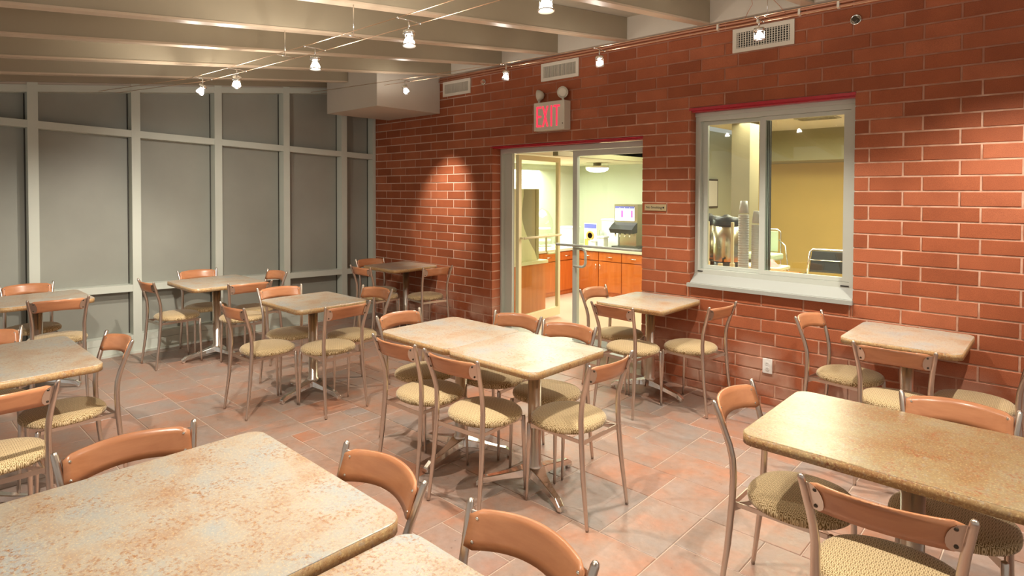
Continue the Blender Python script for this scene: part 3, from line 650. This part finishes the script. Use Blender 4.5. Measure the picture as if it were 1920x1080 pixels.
# ================================================================== TRACK LIGHTING ON CABLES
def fixture(x, y, z, aim, label, group):
    t = thing('cable_spotlight', label, 'spotlight', (x, y, z), 0, group)
    MB().tube([(0, -0.07, 0), (0, 0.07, 0)], 0.0035, 8).tube([(-0.008, -0.07, 0), (0.008, -0.07, 0)], 0.005, 8).tube([(-0.008, 0.07, 0), (0.008, 0.07, 0)], 0.005, 8).build('crossbar', M['chrome'], t)
    MB().tube([(0, 0, -0.0036), (0, 0, -0.045)], 0.005, 8).build('stem', M['chrome'], t)
    d = (Vector(aim) - Vector((x, y, z - 0.09))).normalized()
    q = Vector((0, 0, -1)).rotation_difference(d).to_matrix().to_4x4(); mt = Matrix.Translation((0, 0, -0.066)) @ q @ Matrix.Scale(1.25, 4)
    MB().lathe([(0.012, 0.012), (0.024, 0.010), (0.026, 0.0), (0.022, -0.008)], 16, mt).tube([(0.026, 0, -0.004), (0.026, 0, -0.045)], 0.002, 6, mtx=mt).tube([(-0.026, 0, -0.004), (-0.026, 0, -0.045)], 0.002, 6, mtx=mt).lathe([(0.025, -0.045), (0.028, -0.047), (0.028, -0.051), (0.025, -0.052)], 16, mt).build('lamp_holder', M['chrome'], t)
    MB().lathe([(0.006, -0.010), (0.014, -0.018), (0.021, -0.034), (0.0225, -0.044)], 16, mt).build('bulb', M['bulb'], t)
    return t
rl = ['cable spotlight nearest the far left windows, tilted to the right', 'small warm cable spotlight, second from the left in the room row', 'cable spotlight above the single middle table, third from the left', 'bright cable spotlight over the joined tables, fourth from the left', 'brightest cable spotlight at the top edge of the picture', 'cable spotlight of the room row beyond the top edge', 'last cable spotlight of the room row beyond the top edge']
for (x, z, e, a), l in zip(heads_room, rl): fixture(x, CABLE_Y, z, a, l, 'spotlights on the room cables')
wl_ = ['small cable spotlight in front of the white corner soffit', 'starry cable spotlight between the left vent and the exit sign', 'starry cable spotlight just right of the middle vent', 'cable spotlight of the wall row above the window, beyond the top edge', 'last cable spotlight of the wall row, beyond the top edge']
for (x, z, e, a), l in zip(heads_wall, wl_): fixture(x, WALL_Y, z, a, l, 'spotlights on the wall cables')
for (x, z, e, a), l in zip(heads_near, ('unseen cable spotlight above the frame, highest of those over the foreground', 'unseen cable spotlight above the frame, over the big foreground table', 'unseen cable spotlight above the frame, over the butted foreground table')): fixture(x, -4.35, z, a, l, 'spotlights over the foreground')
def cable(pts, label, group):
    return tag(MB().tube(pts, 0.0022, 6).build('suspension_cable', M['cable']), label, 'cable', group)
rp = [(x, z) for x, z, *_ in heads_room]
for dy, l in ((-0.07, 'lower of the two thin copper cables of the room spotlights'), (0.07, 'upper of the two thin copper cables of the room spotlights')):
    cable([(1.60, CABLE_Y + dy, 2.553)] + [(x, CABLE_Y + dy, z) for x, z in rp] + [(8.6, CABLE_Y + dy, 2.49)], l, 'cables carrying the room spotlights')
    cable([(0.0, CABLE_Y + dy - 0.25, 2.60), (1.0, CABLE_Y + dy - 0.1, 2.57), (1.60, CABLE_Y + dy, 2.553)], ('lower' if dy < 0 else 'upper') + ' thin wire tie running from a room cable to the glazed wall header', 'cable ties at the glazed wall')
for dy, l in ((-0.07, 'lower thin copper cable of the wall spotlights'), (0.07, 'upper thin copper cable of the wall spotlights')):
    cable([(0.0, WALL_Y + dy, 2.862)] + [(x, WALL_Y + dy, z) for x, z, *_ in heads_wall] + [(8.6, WALL_Y + dy, 2.725)], l, 'cables carrying the wall spotlights')
for dy, l in ((-0.07, 'unseen cable over the foreground tables, lower'), (0.07, 'unseen cable over the foreground tables, upper')):
    cable([(4.0, -4.35 + dy, 2.40), (8.6, -4.35 + dy, 2.40)], l, 'cables over the foreground')
# standoffs that hang the cables from the rafters
for x, y, z, l in ((3.95, CABLE_Y, 2.50, 'thin standoff hanging the room cables from a rafter, left of the brightest spotlight'), (2.395 + 0.75, CABLE_Y, 2.512, 'thin standoff hanging the room cables above the single table'), (5.50, WALL_Y, 2.725, 'thin standoff hanging the wall cables at the upper right')):
    zt = roofz(y) - 0.001 if x not in (3.95,) else roofz(y) - 0.001
    tag(MB().tube([(x, y - 0.07, z + 0.003), (x, y + 0.07, z + 0.003)], 0.003, 6).tube([(x, y, z + 0.003), (x, y, zt)], 0.003, 6).build('cable_standoff', M['chrome']), l, 'standoff')
# two painted conduits along the top of the bricks with their clips
for z, yy, l in ((2.975, -0.020, 'upper reddish conduit along the top of the brick wall'), (2.948, -0.022, 'lower reddish conduit along the top of the brick wall')):
    t = thing('conduit', l, 'pipe')
    MB().tube([(1.30, yy, z), (4.70, yy, z), (5.0, yy, z - 0.004), (5.4, yy, z + 0.003), (7.9, yy, z)], 0.009, 8).build('pipe', M['pipe'], t)
    for cx in (4.80, 5.12, 5.42, 5.68): MB().box((cx - 0.008, yy - 0.012, z - 0.012), (cx + 0.008, -0.002, z + 0.014)).build('clip', M['white'], t)
tag(MB().tube([(5.02, -0.03, 2.985), (5.07, -0.09, 3.02), (5.13, -0.16, 3.05), (5.16, -0.3, 3.12)], 0.002, 6).build('loose_wire', M['pipe']), 'thin loose wire looping up from the conduits above the right vent', 'wire')
tag(MB().tube([(5.33, -0.03, 2.96), (5.30, -0.09, 3.02), (5.26, -0.2, 3.08), (5.25, -0.3, 3.12)], 0.002, 6).build('loose_wire', M['pipe']), 'thin loose wire at the right end of the right vent', 'wire')

# ================================================================== WALL FITTINGS
def vent(x0, x1, z0, z1, label, n, dark):
    t = thing('air_vent', label, 'vent', ((x0 + x1) / 2, 0, (z0 + z1) / 2), 0, 'air vents high on the brick wall')
    w, h = (x1 - x0) / 2, (z1 - z0) / 2; b = 0.032
    MB().box((-w, -0.014, h - b), (w, -0.002, h)).box((-w, -0.014, -h), (w, -0.002, -h + b)).box((-w, -0.014, -h + b), (-w + b, -0.002, h - b)).box((w - b, -0.014, -h + b), (w, -0.002, h - b)).build('frame', M['white'], t)
    MB().box((-w + b, -0.0035, -h + b), (w - b, -0.002, h - b)).build('backing', M['dark'], t)
    mb = MB(); iw = w - b
    for k in range(n):
        x = -iw + (k + 0.5) * 2 * iw / n; mb.box((x - 0.003, -0.012, -h + b), (x + 0.003, -0.004, h - b))
    o = mb.build('louvers', M['white'], t); o['kind'] = 'stuff'
    if dark:
        mb = MB()
        for k in range(7): z = -h + b + (k + 0.5) * 2 * (h - b) / 7; mb.box((-iw, -0.0065, z - 0.002), (iw, -0.0045, z + 0.002))
        o = mb.build('grille_bars', M['white'], t); o['kind'] = 'stuff'
vent(1.407, 1.88, 2.762, 2.935, 'small white air vent beside the corner soffit, leftmost of three', 26, False)
vent(2.933, 3.404, 2.756, 2.935, 'white air vent above the exit sign, middle of three', 26, False)
vent(4.918, 5.383, 2.739, 2.924, 'white air vent with dark grille above the window, rightmost of three', 20, True)
# exit sign with emergency lamps
ex = thing('exit_sign', 'illuminated red EXIT sign with two emergency lamps above the doorway', 'exit sign', (3.12, 0, 2.39))
bevel(MB().box((-0.205, -0.105, -0.143), (0.185, -0.002, 0.140)).build('housing', M['exitface'], ex), 0.006, 2)
L_ = MB(); z0, z1, yy0, yy1 = -0.105, 0.098, -0.109, -0.106; sw = 0.017
def bar(x0, z0_, x1, z1_, w=sw):
    L_.add([(x0, yy0, z0_), (x0 + w, yy0, z0_), (x1 + w, yy0, z1_), (x1, yy0, z1_), (x0, yy1, z0_), (x0 + w, yy1, z0_), (x1 + w, yy1, z1_), (x1, yy1, z1_)], [(0, 1, 2, 3), (4, 7, 6, 5), (0, 4, 5, 1), (1, 5, 6, 2), (2, 6, 7, 3), (3, 7, 4, 0)])
xe = -0.165
L_.box((xe, yy0, z0), (xe + sw, yy1, z1)); [L_.box((xe + sw, yy0, z), (xe + 0.062, yy1, z + 0.018)) for z in (z0, -0.012, z1 - 0.018)]
bar(-0.090, z0, -0.030, z1); bar(-0.030, z0, -0.090, z1)
L_.box((0.018, yy0, z0), (0.018 + sw, yy1, z1))
L_.box((0.085, yy0, z0), (0.085 + sw, yy1, z1 - 0.018)).box((0.055, yy0, z1 - 0.018), (0.132, yy1, z1))
L_.build('lettering', M['exitred'], ex)
MB().lathe([(0.006, 0), (0.006, 0.003), (0.003, 0.005)], 10, Matrix.Translation((0.165, -0.105, -0.085)) @ Matrix.Rotation(PI / 2, 4, 'X')).build('test_button', M['screw'], ex)
for hx, aim in ((-0.175, (-0.9, -0.42, -0.05)), (0.130, (0.30, -1.0, -0.12))):
    q = Vector((0, 0, 1)).rotation_difference(Vector(aim).normalized()).to_matrix().to_4x4(); mt = Matrix.Translation((hx, -0.055, 0.222)) @ q
    hd = MB().lathe([(0.012, -0.052), (0.036, -0.040), (0.052, -0.012), (0.058, 0.012), (0.055, 0.018), (0.049, 0.017)], 24, mt).build('lamp_head', M['exitface'], ex)
    MB().lathe([(0.048, 0.0175), (0.040, 0.024), (0.02, 0.029), (0.004, 0.030)], 20, mt).build('lens', M['white'], hd)
    MB().tube([(hx, -0.055, 0.138), (hx, -0.055, 0.178)], 0.012, 10).build('swivel', M['exitface'], ex)
# no smoking plate with small lettering
ns = thing('wall_plate', 'small brass No Smoking plate on the bricks right of the doorway', 'sign', (4.24, 0, 1.504))
MB().box((-0.106, -0.006, -0.028), (0.106, -0.0015, 0.028)).build('plate', M['plate'], ns)
def text_mesh(body, size, m, parent, loc):
    c = bpy.data.curves.new('lettering', 'FONT'); c.body = body; c.size = size; c.extrude = 0.0006; c.align_x = 'LEFT'; c.align_y = 'CENTER'
    o = bpy.data.objects.new('tmp', c); COL.objects.link(o); dg = bpy.context.evaluated_depsgraph_get(); me = bpy.data.meshes.new_from_object(o.evaluated_get(dg)); bpy.data.objects.remove(o)
    me.materials.clear(); me.materials.append(m); return put('lettering', me, parent, loc, (PI / 2, 0, 0))
text_mesh('No Smoking', 0.031, M['black'], ns, (-0.092, -0.0068, 0.0))
MB().lathe([(0.008, 0), (0.008, 0.0015)], 14, Matrix.Translation((0.078, -0.006, 0)) @ Matrix.Rotation(PI / 2, 4, 'X')).build('symbol', M['black'], ns)
# smoke/sprinkler heads
def head(x, z, r, label, m):
    t = thing('sprinkler_head', label, 'sprinkler', (x, 0, z)); mt = Matrix.Rotation(PI / 2, 4, 'X')
    MB().lathe([(r * 0.62, 0.002), (r, 0.003), (r, 0.008), (r * 0.82, 0.011), (r * 0.74, 0.006)], 24, mt).build('escutcheon', M['chrome'], t)
    MB().lathe([(r * 0.30, 0.006), (r * 0.34, 0.022), (r * 0.2, 0.030), (r * 0.5, 0.034), (r * 0.5, 0.036)], 16, mt).build('nozzle', m, t)
head(5.787, 2.84, 0.036, 'round chrome sprinkler head high on the bricks at the right', M['screw'])
head(2.088, 2.859, 0.034, 'small round sprinkler head right of the leftmost vent', M['pipe'])
ol = thing('wall_outlet', 'white electrical outlet low on the brick wall', 'outlet', (5.213, 0, 0.304))
bevel(MB().box((-0.036, -0.010, -0.057), (0.036, -0.002, 0.057)).build('cover_plate', M['bright'], ol), 0.002, 2)
for z in (-0.02, 0.02):
    s_ = MB().lathe([(0.016, 0), (0.016, 0.002)], 16, Matrix.Translation((0, -0.010, z)) @ Matrix.Rotation(PI / 2, 4, 'X')).build('socket', M['bright'], ol)
    MB().box((-0.007, -0.0127, z - 0.004), (-0.005, -0.0121, z + 0.005)).box((0.005, -0.0127, z - 0.004), (0.007, -0.0121, z + 0.005)).build('slot', M['black'], s_)

# ================================================================== PANTRY AND LOUNGE BEYOND THE WALL
fl2 = smesh('floor_2', MB().box((-1.6, 0.3, -0.05), (9.2, 8.9, 0.104)), M['hall'])
smesh('ceiling_2', MB().box((-1.6, 0.25, 2.075), (2.95, 3.62, 2.2)), M['pceil'])
smesh('ceiling_3', MB().box((2.95, 0.25, 2.62), (9.2, 8.9, 2.7)), M['pceil'])
smesh('trim_4', MB().box((2.88, 0.25, 2.02), (2.95, 3.7, 2.70)), M['olive'])
smesh('wall_far', MB().box((-1.6, 3.50, 0.10), (2.20, 3.6, 2.13)).box((2.20, 3.50, 0.10), (2.94, 3.6, 2.13)), M['green'])
smesh('wall_far_left', MB().box((-0.72, 0.25, 0.10), (0.70, 3.5, 2.13)), M['green'])
smesh('wall_lounge', MB().box((2.3, 6.2, 0.10), (9.2, 6.3, 2.7)), M['yellow'])
smesh('trim_5', MB().box((2.95, 5.2, 2.14), (9.2, 6.2, 2.7)), M['olive'])
smesh('wall_lounge_left', MB().box((2.2, 3.61, 0.10), (2.32, 6.2, 2.7)), M['green'])
# square column seen through the left sash
smesh('trim_6', MB().box((3.75, 2.75, 0.10), (3.98, 3.05, 2.62)), M['column'])

def cabinet(name, label, loc, rz, n, w, hgt=0.66, d=0.55, drawers=True):
    t = thing('base_cabinet', label, 'cabinet', loc, rz)
    MB().box((0, 0.03, 0.0), (n * w, d, hgt)).build('body', M['cab'], t)
    for i in range(n):
        x0, x1 = i * w + 0.006, (i + 1) * w - 0.006
        if drawers:
            dr = MB().box((x0, 0.0, hgt - 0.135), (x1, 0.028, hgt - 0.012)).build('drawer', M['cab'], t)
            MB().tube([((x0 + x1) / 2 - 0.05, -0.018, hgt - 0.075), ((x0 + x1) / 2 + 0.05, -0.018, hgt - 0.075)], 0.006, 6).build('handle', M['chrome'], dr)
        dd = MB().box((x0, 0.0, 0.07), (x1, 0.028, hgt - (0.147 if drawers else 0.012))).build('door', M['cab'], t)
        hx = x1 - 0.03 if i % 2 == 0 else x0 + 0.03
        MB().tube([(hx, -0.018, hgt - 0.26), (hx, -0.018, hgt - 0.19)], 0.006, 6).build('handle', M['chrome'], dd)
    return t
FZ = 0.104
cabinet('c', 'cherry wood base cabinets along the far pantry wall under the beverage dispenser', (1.37, 2.70, FZ), 0, 4, 0.40, 0.655)
cabinet('c', 'cherry wood base cabinets turning toward the open door leaf', (1.36, 0.95, FZ), PI / 2, 4, 0.43, 0.655)
tag(bevel(MB().prism([(0.75, 0.9), (1.39, 0.9), (1.39, 2.675), (2.99, 2.675), (2.99, 3.30), (0.75, 3.30)], 0.76, 0.80).build('worktop', M['counter']), 0.004), 'pale L-shaped pantry worktop carrying the dispenser', 'worktop')
# near cabinet with side screens seen through the open leaf
nc = thing('serving_cabinet', 'orange wood serving cabinet with cream top behind the open door leaf', 'cabinet', (2.06, 0.60, FZ))
MB().box((-0.58, -0.15, 0.0), (0.0, 0.52, 0.64)).build('body', M['cab'], nc); MB().box((-0.61, -0.18, 0.642), (0.02, 0.55, 0.68)).build('top', M['beige'], nc)
sc = thing('display_screen', 'tall brown mesh screen with a curved cream side on the serving cabinet', 'screen', (1.98, 0.64, FZ + 0.681))
MB().box((-0.04, 0.04, 0.0), (-0.02, 0.40, 0.89)).build('mesh_panel', M['brownpanel'], sc); MB().box((-0.05, 0.401, 0.0), (-0.01, 0.455, 0.89)).build('edge_post', M['olive'], sc)
cv = [(-0.16, 0.0), (0.40, 0.0), (0.36, 0.10), (0.28, 0.20), (0.21, 0.30), (0.15, 0.41), (0.115, 0.52), (0.11, 0.62), (0.125, 0.72), (0.14, 0.80), (0.14, 0.89), (-0.16, 0.89)]
MB().prism(cv, -0.01, 0.01, Matrix(((0, 0, 1, 0), (1, 0, 0, 0), (0, 1, 0, 0), (0, 0, 0, 1)))).build('side_panel', M['beige'], sc)
# things on the worktop
T_ = 0.801
dp = thing('beverage_dispenser', 'tall beverage dispenser with four backlit panels on the far worktop', 'dispenser', (2.13, 2.86, T_))
MB().box((-0.19, 0.0, 0.33), (0.20, 0.34, 0.66)).build('cabinet', M['steel'], dp); MB().box((-0.13, 0.05, 0.045), (0.15, 0.30, 0.329)).build('stand', M['steel'], dp)
MB().box((-0.2, -0.06, 0.0), (0.21, 0.32, 0.044)).build('drip_tray', M['black'], dp)
for k in range(4):
    pn = MB().box((-0.172 + k * 0.082, -0.006, 0.42), (-0.096 + k * 0.082, -0.001, 0.62)).build('backlit_panel', M['backlit'], dp)
    MB().box((-0.172 + k * 0.082, -0.008, 0.60), (-0.096 + k * 0.082, -0.0065, 0.63)).build('button', M['blue'], pn)
    if k in (1, 3): MB().box((-0.155 + k * 0.082, -0.009, 0.47), (-0.120 + k * 0.082, -0.0065, 0.57)).build('print', M['magenta'], pn)
MB().prism([(-0.02, 0.36), (0.05, 0.40), (0.05, 0.25), (-0.06, 0.24), (-0.10, 0.30)][::-1], -0.19, 0.20, Matrix(((0, 0, 1, 0), (1, 0, 0, -0.05), (0, 1, 0, 0), (0, 0, 0, 1)))).build('spout_cover', M['black'], dp)
for k in range(4): MB().tube([(-0.12 + k * 0.08, -0.08, 0.245), (-0.12 + k * 0.08, -0.08, 0.19)], 0.012, 8).build('nozzle', M['chrome'], dp)
sgn = thing('menu_card', 'upright card with blue header and orange picture on the worktop corner', 'sign', (1.50, 2.86, T_))
MB().box((-0.11, 0.0, 0.0), (0.12, 0.02, 0.36)).build('card', M['bright'], sgn); MB().box((-0.105, -0.003, 0.285), (0.115, -0.0005, 0.35)).build('header', M['blue'], sgn)
MB().lathe([(0.075, 0), (0.075, 0.003), (0.045, 0.003), (0.045, 0.0)], 20, Matrix.Translation((0.0, -0.001, 0.17)) @ Matrix.Rotation(PI / 2, 4, 'X')).build('picture', M['orange'], sgn)
MB().box((-0.10, -0.003, 0.02), (-0.03, -0.0005, 0.12)).build('print', M['orange'], sgn)
def lidbox(x, y, w, d, h, label, m='bright', nm='food_bin', lid=True):
    t = thing(nm, label, nm.replace('_', ' '), (x, y, T_)); bevel(MB().box((-w / 2, -d / 2, 0), (w / 2, d / 2, h)).build('body', M[m], t), 0.01)
    if lid: bevel(MB().box((-w / 2 - 0.01, -d / 2 - 0.01, h + 0.001), (w / 2 + 0.01, d / 2 + 0.01, h + 0.03)).build('lid', M[m], t), 0.01)
lidbox(1.765, 3.12, 0.30, 0.24, 0.40, 'white bread case left of the beverage dispenser')
lidbox(1.76, 2.82, 0.12, 0.12, 0.15, 'small white bin in front of the bread case')
lidbox(1.645, 2.77, 0.08, 0.08, 0.09, 'smallest white caddy beside the menu card')
lidbox(1.12, 2.84, 0.26, 0.22, 0.27, 'white bin in the worktop corner behind the door stile')
dm = thing('pastry_dome', 'clear domed pastry case behind the brown mesh screen', 'pastry case', (1.08, 2.22, T_))
MB().lathe([(0.19, 0.0), (0.19, 0.02)], 24).build('base', M['bright'], dm); MB().lathe([(0.17, 0.021), (0.17, 0.30), (0.15, 0.44), (0.09, 0.55), (0.01, 0.59)], 24).build('dome', M['clear'], dm)
for k in range(2): MB().lathe([(0.13, 0.10 + k * 0.17), (0.13, 0.13 + k * 0.17)], 20).build('shelf', M['bright'], dm)
cup = thing('stacked_glasses', 'short stack of clear tumblers between menu card and bread case', 'cups', (1.665, 2.93, T_)); MB().lathe([(0.03, 0), (0.04, 0.26)], 14).build('stack', M['clear'], cup)
cl2 = thing('ceiling_lamp', 'round glowing glass dome lamp on the pantry ceiling', 'lamp', (1.71, 2.74, 2.03))
MB().lathe([(0.06, 0.044), (0.06, 0.0), (0.17, -0.004), (0.18, -0.03), (0.175, -0.034)][::-1], 28).build('rim', M['chrome'], cl2)
MB().lathe([(0.17, -0.035), (0.155, -0.065), (0.10, -0.090), (0.02, -0.098)][::-1], 28).build('diffuser', M['dome'], cl2)

# serving shelf under the sliding window with urns and cups
sh = thing('serving_counter', 'counter behind the sliding window holding coffee urns and cup stacks', 'counter', (0, 0, 0))
MB().box((4.15, 0.50, 0.83), (4.98, 1.50, 0.86)).build('top', M['cab'], sh); MB().box((4.2, 0.55, FZ), (4.95, 1.45, 0.829)).build('body', M['cab'], sh)
def urn(x, y, label):
    t = thing('coffee_urn', label, 'coffee urn', (x, y, 0.861))
    MB().lathe([(0.11, 0), (0.12, 0.01), (0.12, 0.09)], 24).build('foot', M['black'], t); MB().lathe([(0.125, 0.091), (0.128, 0.10), (0.128, 0.45)], 28).build('tank', M['steel'], t)
    MB().lathe([(0.132, 0.451), (0.134, 0.46), (0.134, 0.525), (0.05, 0.535), (0.02, 0.555)], 28).build('lid', M['black'], t)
    MB().tube([(0.04, -0.128, 0.13), (0.04, -0.17, 0.13), (0.04, -0.17, 0.10)], 0.009, 8).build('tap', M['black'], t)
urn(4.38, 1.16, 'steel coffee urn with black lid behind the left sash, fully in view'); urn(4.10 + 0.0, 1.36, 'second coffee urn mostly hidden by the left window jamb')
for x, z1, l in ((4.715, 1.56, 'taller stack of clear plastic cups behind the left sash'), (4.835, 1.47, 'shorter stack of clear plastic cups beside the window meeting stile')):
    t = thing('cup_stack', l, 'cups', (x, 0.75, 0.861)); h = z1 - 0.861
    n = 26; pr = []
    for k in range(n): z = k * (h - 0.11) / n; pr += [(0.046, z), (0.049, z + 0.004), (0.045, z + 0.006)]
    MB().lathe([(a_, z_) for a_, z_ in pr], 18).build('nested_rims', M['cups'], t); MB().lathe([(0.044, h - 0.109), (0.030, h)], 18).build('top_cup', M['cups'], t)
for x, y, z1, l in ((4.36, 0.78, 1.36, 'left cream post beside the coffee urns'), (4.60, 0.78, 1.36, 'right cream post between urn and cup stacks'), (4.52, 0.70, 0.98, 'short cream post in front of the urn')):
    tag(bevel(MB().box((x - 0.012, y - 0.012, 0.861), (x + 0.012, y + 0.012, z1)).box((x - 0.018, y - 0.018, 0.861), (x + 0.018, y + 0.018, 0.98)).build('cream_post', M['cream']), 0.003), l, 'post')
pc = thing('framed_picture', 'small framed picture on the green lounge wall', 'picture', (2.33, 5.30, 1.62))
MB().box((-0.008, -0.20, -0.25), (0.02, 0.20, 0.25)).build('frame', M['screw'], pc); MB().box((0.0205, -0.17, -0.22), (0.024, 0.17, 0.22)).build('print', M['bright'], pc)
# lounge chairs
bc = thing('lounge_chair', 'black lounge chair with chrome frame behind the right sash', 'chair', (4.93, 2.72, FZ + 0.0), math.radians(8))
bevel(MB().hexa([(-0.235, 0.02, 0.62), (0.235, 0.02, 0.62), (0.235, 0.05, 0.62), (-0.235, 0.05, 0.62), (-0.215, 0.08, 0.86), (0.225, 0.08, 0.86), (0.225, 0.11, 0.86), (-0.215, 0.11, 0.86)]).build('backrest', M['black'], bc), 0.006)
MB().tube([(-0.25, 0.0, 0.60), (-0.235, 0.07, 0.85), (-0.21, 0.095, 0.875), (0.22, 0.095, 0.875), (0.24, 0.07, 0.85), (0.25, 0.0, 0.60)], 0.012, 8).build('back_frame', M['chrome'], bc)
MB().tube([(-0.225, 0.03, 0.76), (0.0, 0.045, 0.755), (0.225, 0.03, 0.76)], 0.006, 8).build('band', M['chrome'], bc)
bevel(MB().box((-0.26, -0.45, 0.40), (0.26, 0.0, 0.47)).build('seat', M['mint'], bc), 0.02)
for s_ in (-1, 1):
    MB().tube([(s_ * 0.27, 0.05, 0.60), (s_ * 0.27, -0.30, 0.60), (s_ * 0.27, -0.42, 0.57), (s_ * 0.27, -0.45, 0.40), (s_ * 0.27, -0.47, 0.01)], 0.012, 8).build('arm', M['chrome'], bc); MB().tube([(s_ * 0.27, 0.05, 0.60), (s_ * 0.27, 0.12, 0.01)], 0.012, 8).build('leg', M['chrome'], bc)
wc = thing('wire_chair', 'mint green wire chair on the left of the black lounge chair', 'chair', (4.10, 2.90, FZ), math.radians(-6))
bevel(MB().box((-0.22, 0.05, 0.80), (0.16, 0.07, 1.06)).build('backrest', M['mint'], wc), 0.008); bevel(MB().box((-0.22, -0.30, 0.72), (0.26, 0.0, 0.80)).build('seat', M['mint'], wc), 0.02)
MB().tube([(-0.24, 0.06, 0.80), (-0.24, 0.06, 1.05), (-0.2, 0.06, 1.08), (0.15, 0.06, 1.08), (0.19, 0.06, 1.05), (0.19, 0.06, 0.01)], 0.009, 8).tube([(0.22, -0.05, 0.96), (0.32, -0.10, 0.90), (0.36, -0.10, 0.60), (0.42, -0.10, 0.01)], 0.008, 8).tube([(-0.24, -0.28, 0.72), (-0.26, -0.30, 0.01)], 0.009, 8).tube([(0.16, -0.28, 0.72), (0.18, -0.30, 0.01)], 0.009, 8).tube([(-0.24, 0.06, 0.80), (-0.24, 0.06, 0.01)], 0.009, 8).build('wire_frame', M['chrome'], wc)
lt = thing('side_table', 'cream side table carrying a bright cloth behind the meeting stile', 'table', (4.38, 2.20, FZ))
bevel(MB().prism(rrect(-0.25, -0.2, 0.22, 0.2, 0.05), 0.68, 0.71).build('top', M['cream'], lt), 0.003)
for a_, b__ in ((-0.2, -0.15), (0.17, -0.15), (-0.2, 0.15), (0.17, 0.15)): MB().tube([(a_, b__, 0.0), (a_, b__, 0.679)], 0.01, 8).build('leg', M['chrome'], lt)
cloth = MB(); rr = random.Random(3); gx, gy = 12, 8; vs = [(-0.13 + 0.24 * i / gx, -0.1 + 0.2 * j / gy, 0.815 + (0.02 + 0.09 * rr.random()) * math.sin(PI * i / gx) * math.sin(PI * j / gy) + 0.002) for j in range(gy + 1) for i in range(gx + 1)]
cloth.add(vs, [(j * (gx + 1) + i, j * (gx + 1) + i + 1, (j + 1) * (gx + 1) + i + 1, (j + 1) * (gx + 1) + i) for j in range(gy) for i in range(gx)], True)
tag(cloth.build('folded_cloth', M['pink'], loc=(4.42, 2.20, 0.0)), 'crumpled pink cloth on the cream side table in the lounge', 'cloth')
cv_ = thing('ceiling_vent', 'slatted air diffuser on the lounge ceiling behind the right sash', 'vent', (4.45, 3.79, 2.619))
MB().box((-0.25, -0.15, -0.012), (0.25, 0.15, -0.001)).build('frame', M['olive'], cv_)
for k in range(5): MB().box((-0.22, -0.12 + k * 0.055, -0.018), (0.22, -0.10 + k * 0.055, -0.0125)).build('slat', M['steel'], cv_)
